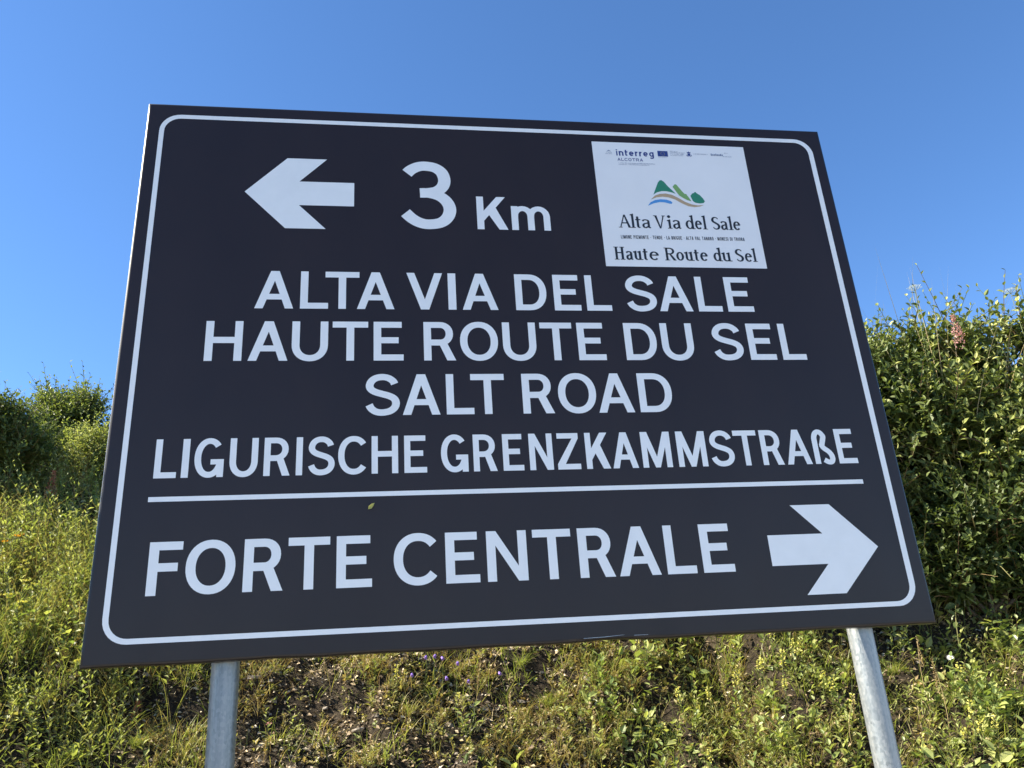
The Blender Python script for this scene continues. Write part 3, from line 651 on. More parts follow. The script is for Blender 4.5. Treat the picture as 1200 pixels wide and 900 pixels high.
# upright herbs: stems with alternate leaves
def upright(n, box, keep, hlo, hhi, per, ll, name, m, tlo=0, thi=1, lean=.25, wid=.34, tm=LEAF4):
    x, y = scatter(n, box, keep); k = len(x); P = surf(x, y); H = U(hlo, hhi, k)
    ax = norm(np.array([0, -.22, 1.]) + randdir(k) * lean)
    u = np.linspace(0, 1, 5); bend = randdir(k) * .12
    path = P[:, None] + ax[:, None] * (u[None, :, None] * H[:, None, None]) + bend[:, None] * (u ** 2)[None, :, None] * H[:, None, None]
    Vs, Fs, Ts = tubes(path, .0011 * (1.2 - u)[None] + .0004, 3, U(0, 1, k))
    uu = np.linspace(.12, 1, per); PP = P[:, None] + ax[:, None] * (uu[None, :, None] * H[:, None, None]) + bend[:, None] * (uu ** 2)[None, :, None] * H[:, None, None]
    a = (np.arange(per) * 2.4)[None] + U(0, 6.28, k)[:, None] + U(-.3, .3, (k, per)); el = .35 + .5 * uu[None] + U(-.25, .25, (k, per))
    D = np.stack([np.cos(a) * np.cos(el), np.sin(a) * np.cos(el), np.sin(el)], -1).reshape(-1, 3)
    L = (U(ll[0], ll[1], (k, 1)) * (1.1 - .55 * uu[None]) * U(.8, 1.2, (k, per))).ravel()
    tt = np.clip(np.repeat(U(tlo, thi, k), per) + U(-.15, .2, k * per), 0, 1)
    V, F, T = leaves(PP.reshape(-1, 3), D, np.array([0, 0, 1.]) + randdir(k * per) * .35, L, L * wid, tt, tm)
    tag(link_mesh(name, V, F, m, None, T), kind='stuff'); return Vs, Fs, Ts
acc = MB()
acc.add(*upright(2000, (-2.2, 4.2, .4, 3.4), lambda x, y: np.clip(lush(x, y) * .9, .1, 1), .07, .20, 12, (.024, .046), 'upright_herbs', M['herb'], .2, 1))
acc.add(*upright(650, (1.5, 4.4, .3, 2.6), lambda x, y: np.clip(lush(x, y), 0, 1), .09, .22, 8, (.036, .062), 'upright_broad_herbs', M['broad'], .2, 1, .3, .55, LEAF8))
acc.add(*upright(1500, (-2.6, -.6, 2.0, 4.2), lambda x, y: np.clip(.2 + 1.6 * (vn(x * 2.6 + 3, y * 2.6) > -.05), 0, 1), .12, .40, 12, (.030, .060), 'tall_slope_herbs', M['willow'], .0, .8, .3, .38, LEAF4))
acc.add(*upright(2000, (-3.0, .2, 2.0, 3.6), lambda x, y: sstep(-.1, -.7, x) * np.clip(.15 + 1.6 * (vn(x * 3.4 + 3, y * 3.4 + 8) > 0), 0, 1), .10, .28, 11, (.028, .052), 'slope_herbs', M['herb'], .3, 1, .3, .4, LEAF4))
# bare dry stalks
x, y = scatter(2600, (-2.0, 4.0, .5, 3.4), lambda x, y: .75 + 0 * x); k = len(x); P = surf(x, y); H = U(.05, .20, k); ax = norm(np.array([0, -.2, 1.]) + randdir(k) * .5); u = np.linspace(0, 1, 4)
path = P[:, None] + ax[:, None] * (u[None, :, None] * H[:, None, None]) + (randdir(k) * .2 * H[:, None])[:, None] * (u ** 2)[None, :, None]
acc.add(*tubes(path, .0008, 3, U(0, .6, k)))
tag(acc.build('herb_stems', M['stem']), kind='stuff')

# grass
def grass(n, box, keep, llo, lhi, wlo, whi, name, m, tlo, thi, per=9, spread=.02, bl=(.1, .6), k=4):
    x, y = scatter(n, box, keep); t = len(x); X_ = np.repeat(x, per) + rng.normal(0, spread, t * per); Y_ = np.repeat(y, per) + rng.normal(0, spread, t * per)
    P = surf(X_, Y_, -.004); nn = t * per
    D = norm(np.array([0, -.25, 1.]) + randdir(nn) * .42 + np.stack([X_ - np.repeat(x, per), Y_ - np.repeat(y, per), 0 * X_], -1) * 12)
    L = U(llo, lhi, nn) * np.repeat(U(.6, 1.3, t), per)
    V, F4, F3, T = blades(P, D, L, U(wlo, whi, nn), U(bl[0], bl[1], nn), np.clip(np.repeat(U(tlo, thi, t), per) + U(-.2, .2, nn), 0, 1), k)
    return tag(link_mesh(name, V, [F4, F3], m, None, T), kind='stuff')
grass(7500, (-2.2, 4.2, .4, 3.4), lambda x, y: .18 + .65 * lush(x, y) * (vn(x * 3 + 2, y * 3) > -.2), .05, .15, .0020, .0044, 'grass', M['grass'], .25, 1)
grass(6500, (-2.2, 4.2, .4, 3.4), lambda x, y: np.clip(.08 + 1.5 * (vn(x * 3.7 + 11, y * 4.2) > .05), 0, 1), .05, .16, .0014, .0032, 'dry_grass', M['straw'], 0, 1, 11, .02, (.3, 1.1))
grass(2600, (-3.4, 5.2, 2.8, 6.5), lambda x, y: .8 + 0 * x, .10, .35, .002, .005, 'upper_slope_grass', M['grass'], .0, .9, 7, .05)
grass(900, (-2.6, -.8, 2.4, 4.4), lambda x, y: .8 + 0 * x, .12, .32, .0012, .0026, 'tall_dry_grass', M['straw'], .2, 1, 6, .03)

grass(1500, (-2.4, -.2, 1.9, 3.6), lambda x, y: .25 + .75 * (vn(x * 2.7 + 6, y * 2.7) > .05), .09, .26, .002, .0042, 'slope_grass', M['grass'], .2, 1, 9, .025)
# ------------------------------------------------------------------ shrubs
def shrub(name, x, y, rx, ry, h, n_sh, leaf, m, label, cat, group, seed, tl=(0, 1), per=13, shoot=(.18, .42), sprigs=(), lobes=11, z0=None, low=.1, tm=LEAF4, wid=.5):
    g = np.random.default_rng(seed); o = at(x, y, -.05)
    t = thing(name, o, label, cat, group)
    # lobes
    a = g.uniform(0, 2 * np.pi, lobes); hh = low + (1 - low) * g.uniform(0, 1, lobes) ** .8; rr = np.sqrt(g.uniform(0, 1, lobes)) * (1 - .35 * hh)
    LC = np.stack([np.cos(a) * rr * rx * .75, np.sin(a) * rr * ry * .75, hh * h * .80], -1); LR = g.uniform(.22, .38, lobes) * min(rx, ry, h) * 1.25
    LC = np.concatenate([LC, np.array(sprigs, float).reshape(-1, 4)[:, :3]]); LR = np.concatenate([LR, np.array(sprigs, float).reshape(-1, 4)[:, 3]])
    nl = len(LC); li = g.choice(nl, n_sh, p=LR ** 2 / (LR ** 2).sum())
    d = norm(g.normal(0, 1, (n_sh, 3))); rad = g.uniform(.25, 1.0, n_sh) ** .6
    base = LC[li] + d * (LR[li] * rad)[:, None] * np.array([1, 1, .9])
    keep = base[:, 2] > .02; base = base[keep]; d = d[keep]; li = li[keep]; k = len(base)
    dirn = norm(d * .8 + np.array([0, 0, .75]) + norm(base * np.array([1, 1, .3])) * .35 + g.normal(0, .25, (k, 3)))
    Ls = g.uniform(shoot[0], shoot[1], k); bend = g.normal(0, .22, (k, 3)) + np.array([0, 0, -.12])
    base = base - dirn * (Ls * .45)[:, None]
    u = np.linspace(0, 1, 5); path = base[:, None] + dirn[:, None] * (u[None, :, None] * Ls[:, None, None]) + bend[:, None] * (u ** 2)[None, :, None] * Ls[:, None, None]
    Vt, Ft, Tt = tubes(path, leaf * .055 * (1.25 - u)[None] + .0004, 3, g.uniform(0, 1, k))
    uu = np.linspace(.10, 1, per); PP = base[:, None] + dirn[:, None] * (uu[None, :, None] * Ls[:, None, None]) + bend[:, None] * (uu ** 2)[None, :, None] * Ls[:, None, None]
    A = norm(np.cross(dirn, np.array([.3, .2, 1.]))); B = np.cross(dirn, A)
    an = (np.arange(per) * 2.39)[None] + g.uniform(0, 6.28, (k, 1)) + g.uniform(-.35, .35, (k, per))
    rad_ = A[:, None] * np.cos(an)[..., None] + B[:, None] * np.sin(an)[..., None]
    op = g.uniform(.35, .8, (k, per)) + .55 * uu[None] ** 3
    D = norm(rad_ + dirn[:, None] * op[..., None]).reshape(-1, 3)
    Nn = norm(dirn[:, None] * .8 + np.array([0, 0, .7]) - rad_ * .1 + g.normal(0, .35, (k, per, 3))).reshape(-1, 3)
    L = (leaf * g.uniform(.75, 1.25, (k, per)) * (1.12 - .6 * uu[None] ** 2)).ravel()
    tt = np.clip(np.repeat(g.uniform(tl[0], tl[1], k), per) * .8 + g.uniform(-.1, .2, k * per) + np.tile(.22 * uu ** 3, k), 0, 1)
    V, F, T = leaves(PP.reshape(-1, 3), D, Nn, L, L * wid * g.uniform(.85, 1.15, k * per), tt, tm)
    link_mesh('foliage', V, F, m, t, T)
    b = MB(); b.add(Vt, Ft, Tt)
    paths = []; rads = []
    for c, r in zip(LC, LR):
        s0 = np.array([g.uniform(-.12, .12) * rx, g.uniform(-.12, .12) * ry, 0.0]); w_ = np.linspace(0, 1, 7)[:, None]
        mid = s0 * .3 + c * .5 + np.array([0, 0, -.1 * h]) + g.normal(0, .04, 3)
        p = s0 * (1 - w_) ** 2 + 2 * mid * w_ * (1 - w_) + c * w_ ** 2; paths.append(p); rads.append(np.linspace(.014, .004, 7) * min(h + .4, 1.7))
    br = MB(); br.add(*tubes(np.array(paths), np.array(rads), 6, .4)); br.build('branches', M['bark'], t, True)
    b.build('twigs', M['stem'], t)
    return t
RG = 'dense green shrubs behind the right edge of the sign'
shrub('shrub', 3.02, 2.10, .60, .50, 1.40, 2400, .052, M['shrub'], 'dense dark shrub just past the right edge of the sign, partly hidden by it', 'shrub', RG, 11, (.1, .9), lobes=26, low=.02, tm=LEAF8, wid=.56)
shrub('shrub', 3.62, 2.00, .62, .50, 1.42, 2600, .052, M['shrub'], 'tall dark shrub with bright sunlit top shoots, middle of the three right shrubs', 'shrub', RG, 12, (.1, 1), lobes=28, low=.02, sprigs=[(0, -.35, .35, .3), (-.2, -.3, .7, .3), (.2, -.35, .6, .3)], tm=LEAF8, wid=.56)
shrub('shrub', 4.20, 1.85, .60, .55, 1.30, 2500, .052, M['shrub'], 'tallest dark shrub, cut off by the right border of the view', 'shrub', RG, 13, (.1, 1), lobes=26, low=.02, sprigs=[(-.1, -.1, 1.38, .13)], tm=LEAF8, wid=.56)
shrub('shrub', 2.50, 2.08, .46, .42, 1.62, 2900, .048, M['shrub'], 'unseen dark shrub behind the right half of the sign, placed to shade the right shrubs', 'shrub', RG, 14, (.1, .8), lobes=30, low=.12)  # unseen behind the sign, placed and shaped to shade the lower right shrubs
shrub('shrub', 3.45, 1.74, .45, .32, .66, 1000, .051, M['shrub'], 'low shaded shrub at the foot of the right shrubs, nearest the sign', 'shrub', RG, 15, (.0, .35), lobes=18, low=.0, tm=LEAF8, wid=.56)  # leaf tint held dark, putting the shade at the shrubs' foot into colour
shrub('shrub', 4.05, 1.62, .48, .36, .66, 1000, .051, M['shrub'], 'low shaded shrub at the foot of the right shrubs, by the border of the view', 'shrub', RG, 16, (.0, .35), lobes=18, low=.0)  # same dark tint range, shade again carried by the leaf colour
LG = 'green bushes along the top of the slope left of the sign'
LK = dict(per=12, shoot=(.15, .32), lobes=20)
shrub('bush', -2.02, 5.10, .34, .42, 1.46, 1500, .050, M['tree'], 'tallest green bush against the sky left of the sign', 'bush', LG, 21, (.0, .8), **LK)
shrub('bush', -1.30, 5.10, .42, .45, 1.24, 1500, .046, M['tree'], 'green bush cut by the left edge of the sign', 'bush', LG, 22, (.2, 1), **LK)
shrub('bush', -2.95, 5.20, .55, .50, .98, 1500, .046, M['tree'], 'darker rounded bush at the left border of the view', 'bush', LG, 23, (.0, .5), **LK)
shrub('bush', -2.10, 4.35, .50, .38, .72, 1100, .042, M['tree'], 'low dark green bush in front of the tallest one at left', 'bush', LG, 24, (.0, .5), **LK)
shrub('bush', -1.45, 4.25, .45, .38, .68, 1100, .038, M['willow'], 'pale yellow green bush beside the lower left edge of the sign', 'bush', LG, 25, (.0, .8), 12, (.12, .28), wid=.38, lobes=16)
shrub('bush', -1.98, 3.72, .50, .38, .74, 1700, .042, M['tree'], 'dark leafy bush lowest at the left border of the view', 'bush', LG, 27, (.0, .45), 12, (.12, .28), lobes=16, low=0)
shrub('bush', -.70, 5.00, .60, .50, 1.0, 900, .042, M['tree'], 'green bush hidden behind the left part of the sign', 'bush', LG, 26, (.1, .9), **LK)

shrub('added_shade_tree', -1.62, .25, .40, .34, 3.9, 4200, .050, M['shrub'], 'slender young tree added out of view on the left to shade the left post', 'tree', None, 31, (.1, .9), lobes=40, low=.30)  # out of view, added to cast shade on the left post and lower rim

# ------------------------------------------------------------------ single plants
def stemtube(mb, p, q, r0, r1, bend=.04, tint=.5, k=6, sides=5):
    p = np.array(p, float); q = np.array(q, float); u = np.linspace(0, 1, k)[:, None]; b = rng.normal(0, bend, 3) * np.linalg.norm(q - p); b[2] = 0
    pa = p * (1 - u) + q * u + b * (u * (1 - u) * 4); mb.add(*tubes(pa[None], np.linspace(r0, r1, k)[None], sides, tint)); return pa
def place(t, seedrot=True): t.rotation_euler[2] = 0
def new_plant(name, x, y, label, cat, group): return thing(name, at(x, y, -.01), label, cat, group)
def leaf_obj(name, P, D, N, L, W, m, parent, tint=.5, tm=LEAF8):
    V, F, T = leaves([P], [D], [N], L, W, tint, tm); return link_mesh(name, V, F, m, parent, T)

BELL = [(0.83, 2.25, 0.172, 'violet bellflower, leftmost of the close clump under the middle of the sign'), (0.87, 2.22, 0.209, 'pale violet bellflower in the middle of the clump under the sign edge'), (0.9, 2.21, 0.228, 'tallest violet bellflower, touching the sign\'s bottom edge in the view'), (0.94, 2.21, 0.132, 'low violet bellflower below the right end of the clump'), (0.96, 2.18, 0.188, 'faded lilac bellflower at the right of the clump'), (0.76, 2.18, 0.11, 'lone violet bellflower lowest and left of the clump'), (1.19, 2.26, 0.155, 'dark violet bellflower farthest right, on its own under the sign'), (1.03, 2.2, 0.132, 'small violet bellflower between the clump and the lone right one')]
for x, y, h, lb in BELL:
    t = new_plant('bellflower', x, y, lb, 'flower', 'violet bellflowers under the sign')
    mb = MB(); pa = stemtube(mb, (0, 0, 0), (U(-.02, .02), -.02, h), .0011, .0007, .05, .8)
    for k in range(4):
        u = .15 + .18 * k; p = pa[int(u * 5)]; V, F, T = leaves([p], [(math.cos(k * 2.4), math.sin(k * 2.4), .9)], [(0, 0, 1)], .03, .005, .7, LEAF4); mb.add(V, F, T)
    mb.build('stem', M['stem'], t)
    # bell: five-lobed nodding cup
    for c_ in range(1):
        ctr = pa[-1] + np.array([U(-.006, .006), -.004, -.012 - .028 * c_]); ax = Vector((U(-.5, .5), -.6, -.7)).normalized(); qr = ax.to_track_quat('Z', 'Y').to_matrix()
        V = []; prof = [(.0015, -.010), (.0055, -.006), (.0070, .001), (.0085, .008)]; nseg = 20
        for r_, zz_ in prof:
            for j in range(nseg):
                lob = 1 + (.28 * math.cos(j * 2 * math.pi / 4) if zz_ > .005 else 0); a = j * 2 * math.pi / nseg
                v = qr @ Vector((r_ * math.cos(a) * (1 + .12 * (lob - 1)), r_ * math.sin(a) * (1 + .12 * (lob - 1)), zz_ + (.0035 * (lob - 1) / .28 if zz_ > .005 else 0))) * .95
                V.append(tuple(np.array(v) + ctr))
        F = [(k * nseg + j, k * nseg + (j + 1) % nseg, (k + 1) * nseg + (j + 1) % nseg, (k + 1) * nseg + j) for k in range(3) for j in range(nseg)]
        link_mesh('bell', V, np.array(F), M['violet'], t, np.repeat([.2, .4, .7, 1.], nseg), True)

SPIKE = [(2.26,1.93,.187,'pale yellow flower spike whose tip meets the sign edge left of the right post'),(2.24,1.96,.15,'yellow flower spike close behind the one that meets the sign edge'),(2.41,1.85,.147,'bright yellow flower spike with splayed leaves, midway to the right post'),(2.33,1.82,.162,'yellow flower spike, right one of a narrow pair near the sign edge'),(2.33,1.87,.128,'yellow flower spike, left one of a narrow pair near the sign edge'),(2.1,1.94,.164,'slim yellow green spike standing apart at the left of the upper ones'),(2.2,1.85,.161,'fullest bright yellow flower spike below the sign edge'),(2.38,1.74,.157,'yellow flower spike halfway down between full spike and right post'),(2.43,1.71,.174,'tall cream yellow spike in the group left of the right post'),(2.49,1.76,.142,'short yellow spike just under the sign edge, left of the right post'),(2.54,1.6,.168,'yellow flower spike nearest to the right post'),(2.53,1.61,.134,'stubby yellow spike leaning on the one nearest the right post'),(2.49,1.62,.151,'pale yellow spike second from the right post'),(1.86,2.14,.155,'small yellow flower head below the middle right of the sign edge'),(2.36,1.67,.135,'yellow spike low among bright grass left of the right post'),(1.97,1.94,.142,'buff yellow flower spike above the broad leaves'),(1.99,1.69,.128,'yellow flower at the bottom border among round leaves'),(1.87,1.89,.121,'faint yellow flower tucked in broad leaves at the lower middle'),(2.57,1.55,.131,'yellow flower spike touching the left side of the right post'),(.69,2.19,.13,'lemon yellow snapdragon like flower in the bare stony patch'),(.77,1.84,.096,'yellow flower at the bottom border, centre left'),(.96,2.1,.108,'low yellow flower beneath the violet bellflowers'),(3.0,1.39,.162,'golden flower spike below the white daisy'),(2.89,1.25,.179,'tallest golden flower spike at the lower right corner'),(2.87,1.2,.145,'golden flower spike right beside the tallest lower right one'),(2.85,1.23,.117,'short golden spike left of the tallest lower right one'),(2.93,1.2,.146,'golden flower spike nearest the right border'),(2.71,1.34,.135,'cream flower spike with white blossoms right of the right post')]
for x, y, h, lb in SPIKE:
    gold = x > 2.8
    t = new_plant('yellow_flower_spike', x, y, lb, 'flower', 'yellow flower spikes on the bank')
    mb = MB(); pa = stemtube(mb, (0, 0, 0), (U(-.02, .02), U(-.03, 0), h), .0015, .0008, .05, .7)
    for k in range(8):
        p = pa[0] + (pa[-1] - pa[0]) * (.1 + .08 * k); a = k * 2.4
        V, F, T = leaves([p], [(math.cos(a), math.sin(a), .5)], [(0, 0, 1)], U(.02, .034), .009, U(.3, 1), LEAF4); mb.add(V, F, T)
    mb.build('stem', M['stem'], t)
    nf = int(16 + h * 90); uu = U(.62, 1.03, nf); pc = pa[0][None] + (pa[-1] - pa[0])[None] * uu[:, None]; a = U(0, 6.28, nf)
    rad_ = np.stack([np.cos(a), np.sin(a), U(.1, .9, nf)], -1); wd = (1.25 - uu)[:, None] * .018 + .002
    L = U(.007, .013, nf)
    V, F, T = leaves(pc + rad_ * wd * .5, rad_, randdir(nf, .5), L, L * .75, U(0, 1, nf) * (1 if not gold else .8) + (.2 if gold else 0), LEAF4, 2.0)
    link_mesh('blossoms', V, F, M['yellow'], t, np.clip(T, 0, 1))

LEFTY = [(-1.22,2.65,.208,'yellow','bright yellow flower cluster at the left border, level with the sign\'s lower text'),(-1.16,2.57,.182,'yellow','yellow flower cluster just below the brightest one at the left border'),(-1.19,2.75,.215,'yellow','deep yellow flower cluster above the yellow ones at left'),(-1.42,3.03,.188,'orange','small orange flower at the left border, highest of the left flowers'),(-1.19,2.92,.183,'yellow','pale yellow flower head high on the slope near the sign\'s left edge'),(-.73,2.31,.073,'yellow','low yellow flower mat beneath the sign\'s lower left corner'),(-1.29,2.89,.18,'yellow','small yellow flower head high at left, below the orange one')]
for x, y, h, mm, lb in LEFTY:
    t = new_plant('flower_cluster', x, y, lb, 'flower', 'yellow and orange flower clusters left of the sign')
    mb = MB(); tips = []
    for k in range(5):
        pa = stemtube(mb, (0, 0, 0), (U(-.045, .045), U(-.05, .01), h * U(.75, 1.05)), .0014, .0008, .06, .8); tips.append(pa[-1])
        for q in range(6):
            p = pa[0] + (pa[-1] - pa[0]) * (.12 + .13 * q); a = q * 2.4 + k
            V, F, T = leaves([p], [(math.cos(a), math.sin(a), .5)], [(0, 0, 1)], U(.022, .04), .011, U(.3, 1), LEAF4); mb.add(V, F, T)
    mb.build('stem', M['stem'], t)
    for p in tips:
        nf = 16; a = np.arange(nf) * 2.4; r_ = np.stack([np.cos(a), np.sin(a) - .3, U(.3, 1.2, nf)], -1)
        V, F, T = leaves(p[None] + r_ * .004, r_, randdir(nf, .8), .012, .007, U(0, 1, nf), LEAF4, 1.5); link_mesh('flower_head', V, F, M[mm], t, T)

# daisy right of the right post
t = new_plant('daisy', 2.99, 1.45, 'single white daisy with a yellow centre right of the right post', 'flower', None)
mb = MB(); pa = stemtube(mb, (0, 0, 0), (0.0, -.03, .2), .0013, .0009, .06, .6); mb.build('stem', M['stem'], t)
ax = np.array([-.35, -.72, .6]); A = norm(np.cross(ax, [0, 0, 1.])); B = np.cross(ax, A)
for k in range(15):
    a = k * 2 * math.pi / 15; d = A * math.cos(a) + B * math.sin(a)
    leaf_obj('petal', pa[-1] + d * .003, d + ax * .08, ax, .0135, .0045, M['petal'], t, .6, LEAF4)
V = [tuple(pa[-1] + ax * (.004 * math.cos(e_)) + (A * math.cos(a) + B * math.sin(a)) * .0048 * math.sin(e_)) for e_ in (.05, .5, 1.0, 1.5) for a in np.arange(10) * .6283]
F = [(k * 10 + j, k * 10 + (j + 1) % 10, (k + 1) * 10 + (j + 1) % 10, (k + 1) * 10 + j) for k in range(3) for j in range(10)]
link_mesh('flower_centre', V, np.array(F), M['yellow'], t, np.full(40, .8), True)

for x, y, h, lb in [(.11, 2.21, .108, 'small pink flower right of the left post'), (2.62, 1.43, .094, 'tiny pink flower low beside the right post')]:
    t = new_plant('pink_flower', x, y, lb, 'flower', None)
    mb = MB(); pa = stemtube(mb, (0, 0, 0), (.01, -.02, h), .0011, .0008, .05, .3); mb.build('stem', M['stem'], t)
    nf = 11; a = np.arange(nf) * 2.4; r_ = np.stack([np.cos(a), np.sin(a) - .4, U(.2, 1, nf)], -1)
    V, F, T = leaves(pa[-1][None] + r_ * .003, r_, randdir(nf, .6), .013, .009, U(0, 1, nf), LEAF4, 1.5); link_mesh('blossom', V, F, M['pink'], t, T)

BROAD = [(-1.06,2.82,.132,'broad leaved plant highest beside the sign\'s left edge'),(-.94,2.7,.128,'broad leaved plant with bright heart shaped leaves by the sign\'s left edge'),(-.86,2.45,.155,'broad leaved plant with a large bright leaf above the sign\'s lower left corner'),(-.8,2.4,.153,'broad leaved plant touching the sign\'s lower left corner in the view'),(3.36,1.58,.161,'yellow green broad leaved plant at the foot of the right shrubs'),(3.38,1.54,.176,'tallest broad leaved plant at the right border under the shrubs'),(3.11,1.37,.145,'broad leaved plant with wide pale leaves right of the daisy'),(3.1,1.31,.126,'broad leaved plant at the right border, level with the golden spikes\' tips'),(3.0,1.27,.138,'broad leaved plant between the wide pale leaves and the golden spikes'),(3.03,1.4,.163,'round leaved plant directly below right of the daisy'),(1.88,1.9,.122,'plant with one dark round leaf left of the bright green patch'),(1.91,1.79,.116,'bright green broad leaved plant low under the sign\'s right half'),(2.32,1.63,.132,'broad leaved plant with a tall lime leaf between the yellow spikes'),(1.95,1.76,.098,'low broad leaved plant at the bottom border right of centre'),(2.17,1.7,.116,'grey green leaved plant with pointed upright leaves'),(2.24,1.63,.129,'broad leaved plant in the middle of the bright patch left of the right post'),(1.75,1.79,.097,'low round leaved plant at the bottom border, leftmost of the green patch'),(2.3,1.54,.093,'low leafy plant at the bottom border left of the right post'),(.99,1.99,.12,'pale upright leaved plant in the dry patch under the bellflowers'),(2.79,1.29,.118,'round leaved plant at the bottom border right of the right post'),(-1.02,2.49,.158,'leafy plant in the dark gap left of the sign\'s lower corner'),(2.05,1.67,.095,'low broad leaved plant at the bottom border under the buff spike')]
for x, y, h, lb in BROAD:
    t = new_plant('broadleaf_plant', x, y, lb, 'plant', 'broad leaved plants on the bank')
    mb = MB(); right = x > 2.9; nl_ = 11 if h > .12 else 8; big = (.052 if right else .040)
    for k in range(nl_):
        a = k * 2.4 + U(-.3, .3); hh = h * U(.35, 1.0); r_ = U(.02, .055)
        pa = stemtube(mb, (0, 0, 0), (math.cos(a) * r_, math.sin(a) * r_ - .02, hh), .0013, .0009, .08, .8, 5, 4)
        L = big * U(.7, 1.25)
        leaf_obj('leaf', pa[-1], (math.cos(a), math.sin(a) - .25, U(-.1, .6)), (U(-.3, .3), -.3 + U(-.3, .3), 1), L, L * U(.55, .85), M['broad'], t, float(np.clip(U(.2, 1.1), 0, 1)))
    mb.build('stem', M['stem'], t)

TUFT = [(-.87,2.24,'straw tipped grass tuft at the lower left'),(-.62,2.31,'round pale grass tuft below the sign\'s lower left corner'),(-.41,2.1,'bright green grass tuft at the bottom border left of the left post'),(-1.02,2.34,'grass tuft at the left border under the dark gap'),(1.31,2.37,'stiff green grass tuft hanging just under the sign edge right of the bellflowers'),(1.4,2.21,'bright grass tuft below the stiff one, over a dark hollow'),(2.33,1.74,'fresh green grass tuft among the yellow spikes'),(2.85,1.65,'feathery green tuft right behind the right post'),(.75,2.11,'thin grass tuft below the lone bellflower'),(1.54,1.89,'straw coloured grass tuft at the bottom, centre right'),(.12,2.59,'fringe of grass hanging under the sign edge right of the left post'),(1.83,2.17,'green grass tuft under the sign edge left of the yellow spikes')]
for x, y, lb in TUFT:
    t0 = at(x, y, -.01); nb = 90; dry = 'straw' in lb or 'pale' in lb or 'thin' in lb
    D = norm(np.array([0, -.35, 1.]) + randdir(nb) * .65); P = np.stack([rng.normal(0, .012, nb), rng.normal(0, .012, nb), np.zeros(nb)], -1)
    V, F4, F3, T = blades(P, D, U(.05, .13, nb), U(.0012, .0026, nb), U(.1, .8, nb), np.clip(U(0, .6, nb) + (0 if dry else .4), 0, 1), 5)
    o = link_mesh('grass_tuft', V, [F4, F3], M['grass'], None, T); o.location = t0; tag(o, lb, 'grass tuft', 'grass tufts on the bank')

STALK = [(2.59,1.38,.183,'brown seeded dock stalk overlapping the lower right post'),(2.82,1.31,.338,'tallest dry seed stalk below the daisy'),(2.86,1.44,.297,'bare straw stalk rising to the sign\'s lower right corner'),(1.05,2.18,.206,'pale green grass ear among the bellflowers'),(2.19,1.95,.262,'thin dry stalk rising to the sign edge left of the full yellow spike'),(2.51,1.47,.22,'dry grass ear left of the right post at the bottom'),(.38,2.28,.228,'leaning dry stalk in the stony patch right of the left post'),(1.19,1.99,.209,'arching dry grass stalk in the lower centre'),(1.54,1.89,.204,'straight dry stalk right of the lower centre')]
for x, y, h, lb in STALK:
    t = new_plant('seed_stalk', x, y, lb, 'dry stalk', 'dry stalks and grass ears on the bank')
    mb = MB(); pa = stemtube(mb, (0, 0, 0), (U(-.04, .04), -.03, h), .0014, .0008, .08, .6); mb.build('stem', M['straw'], t)
    nf = int(150 * h) + 14; uu = np.linspace(.62, 1.02, nf); pc = pa[0][None] + (pa[-1] - pa[0])[None] * uu[:, None]; a = U(0, 6.28, nf); r_ = np.stack([np.cos(a), np.sin(a), U(.6, 1.8, nf)], -1)
    V, F, T = leaves(pc + r_ * .0015, r_, randdir(nf), U(.006, .011, nf), .0035, U(0, .8, nf), LEAF4, 1.5); link_mesh('seed_head', V, F, M['straw'], t, T)

def panicle(name, o, h, wdt, m, lb, cat, stem_m='stem', nf=220, lean=(0, 0), u0=.45):
    t = thing(name, o, lb, cat); mb = MB(); pa = stemtube(mb, (0, 0, 0), (lean[0], lean[1], h), .0022, .001, .04, .2); mb.build('stem', M[stem_m], t)
    uu = U(u0, 1.0, nf); pc = pa[0][None] + (pa[-1] - pa[0])[None] * uu[:, None]; a = U(0, 6.28, nf); r_ = np.stack([np.cos(a), np.sin(a), U(.4, 1.6, nf)], -1)
    V, F, T = leaves(pc + r_ * (U(0, 1, nf) ** .7 * wdt * (1.15 - (uu - u0) / (1 - u0)))[:, None], r_, randdir(nf), U(.008, .014, nf), .008, U(0, 1, nf), LEAF4, 1.5)
    link_mesh('seed_head', V, F, M[m], t, T); return t
panicle('dock', at(-1.43, 3.47, -.02), .34, .03, 'rust', 'rust red dock seed spike against the green slope at left', 'dry plant')
panicle('dock', at(-.47, 2.27, -.01), .15, .02, 'rust', 'small reddish stalk below the sign\'s lower left part', 'dry plant', nf=70)
panicle('fireweed', at(3.62, 1.62, -.02), 3.34 - float(hgt(3.62, 1.62)), .032, 'pink', 'pink flower spike poking out of the top of the right shrubs', 'flower', nf=200, u0=.88)

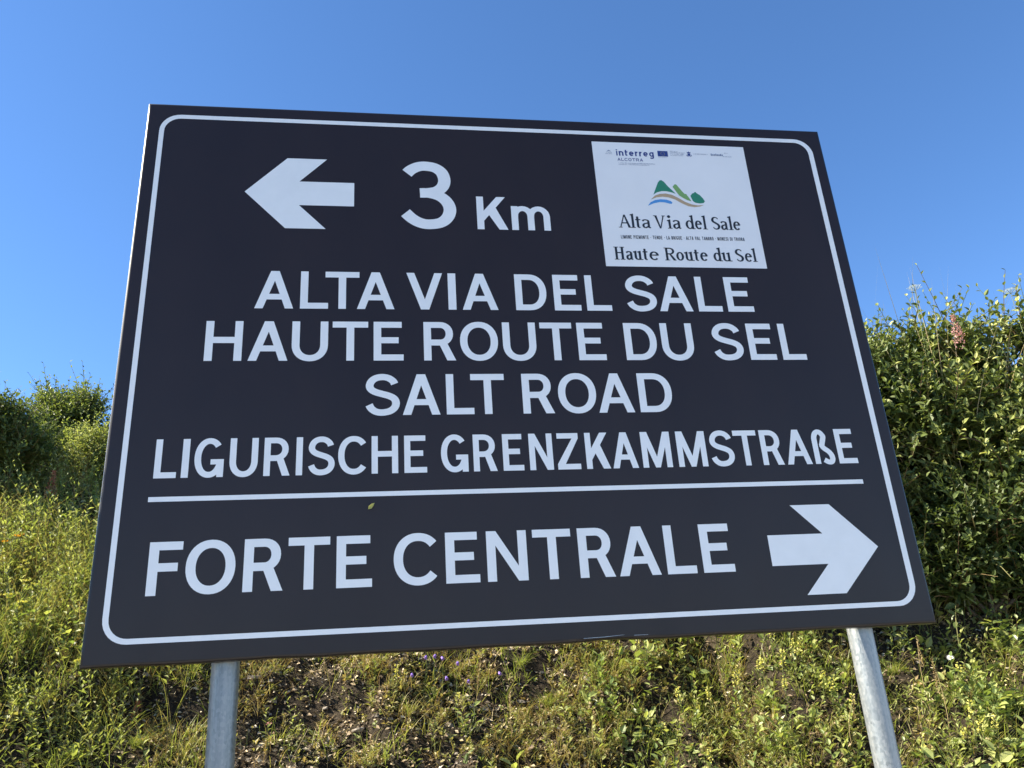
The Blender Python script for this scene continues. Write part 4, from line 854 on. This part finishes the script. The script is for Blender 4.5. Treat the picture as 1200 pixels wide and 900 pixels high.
# umbels and fine dry grasses standing over the right shrubs
for (x, y, z, h, lb) in [(3.42, 1.62, 2.55, .92, 'white umbel flower standing highest above the right shrubs'), (3.92, 1.55, 2.6, .82, 'white umbel flower above the right shrubs near the border of the view')]:
    h = z + h - float(hgt(x, y)) + .02; t = thing('umbel_flower', at(x, y, -.02), lb, 'flower', 'white umbels over the right shrubs')
    mb = MB(); pa = stemtube(mb, (0, 0, 0), (0.02, 0, h), .002, .0012, .02, .6); tip = pa[-1]
    for k in range(14):
        a = k * 2.4; r_ = .034 * math.sqrt((k + .5) / 14); e_ = tip + np.array([math.cos(a) * r_, math.sin(a) * r_, .03 - r_ * .3]); mb.add(*tubes(np.array([[tip, (tip + e_) / 2, e_]]), .0006, 3, .6))
        aa = np.arange(8) * .785; P_ = e_[None] + np.stack([np.cos(aa), np.sin(aa), 0 * aa], -1) * .005
        V, F, T = leaves(P_, np.stack([np.cos(aa), np.sin(aa), .2 + 0 * aa], -1), [(0, 0, 1.)] * 8, .005, .004, .7, LEAF4); link_mesh('floret', V, F, M['petal'], t, T)
    mb.build('stem', M['stem'], t)
nb = 170; gx_ = U(3.3, 4.5, nb); gy_ = U(1.75, 2.4, nb) - (gx_ - 3.3) * .25; P = surf(gx_, gy_)
V, F4, F3, T = blades(P, norm(np.array([0, 0, 1.]) + randdir(nb) * .10), U(1.35, 1.85, nb), U(.004, .0065, nb), U(.05, .40, nb), U(.6, 1, nb), 10)
tag(link_mesh('dry_grass_tops', V, [F4, F3], M['straw'], None, T), kind='stuff')

# stones one can pick out
for k, (x, y, lb) in enumerate([(-.32,2.26,'flat grey stone left of the left post'),(-.12,2.2,'grey stone at the bottom beside the left post'),(.52,2.09,'pale stone in the stony patch at the lower centre left'),(.19,2.08,'brownish stone at the bottom right of the left post'),(-.5,2.16,'stone below the round pale grass tuft'),(1.04,2.04,'stone under the low yellow flower by the bellflowers'),(1.61,2.21,'stone at the edge of the dark hollow, centre right'),(.33,2.15,'small pale stone among litter between pink flower and bellflowers'),(.03,2.39,'stone in the shade just right of the left post'),(.63,1.98,'stone at the bottom border, centre left'),(.9,2.11,'stone directly below the bellflower clump')]):
    g = np.random.default_rng(50 + k); bm_v = []; nlat, nlon = 5, 9; s = g.uniform(.014, .026)
    sc = s * np.array([g.uniform(1, 1.6), g.uniform(.7, 1.1), g.uniform(.45, .7)])
    V = []
    for a in range(nlat + 1):
        for b_ in range(nlon):
            th = math.pi * a / nlat; ph = 2 * math.pi * b_ / nlon; r_ = 1 + (g.uniform(-.22, .22) if 0 < a < nlat else 0)
            V.append((sc[0] * r_ * math.sin(th) * math.cos(ph), sc[1] * r_ * math.sin(th) * math.sin(ph), sc[2] * r_ * math.cos(th)))
    F = [(a * nlon + b_, (a + 1) * nlon + b_, (a + 1) * nlon + (b_ + 1) % nlon, a * nlon + (b_ + 1) % nlon) for a in range(nlat) for b_ in range(nlon)]
    o = link_mesh('stone', V, np.array(F), M['stone']); o.location = at(x, y, .004); o.rotation_euler = (g.uniform(-.3, .3) + .5, g.uniform(-.3, .3), g.uniform(0, 6)); tag(o, lb, 'stone', 'stones on the bank')
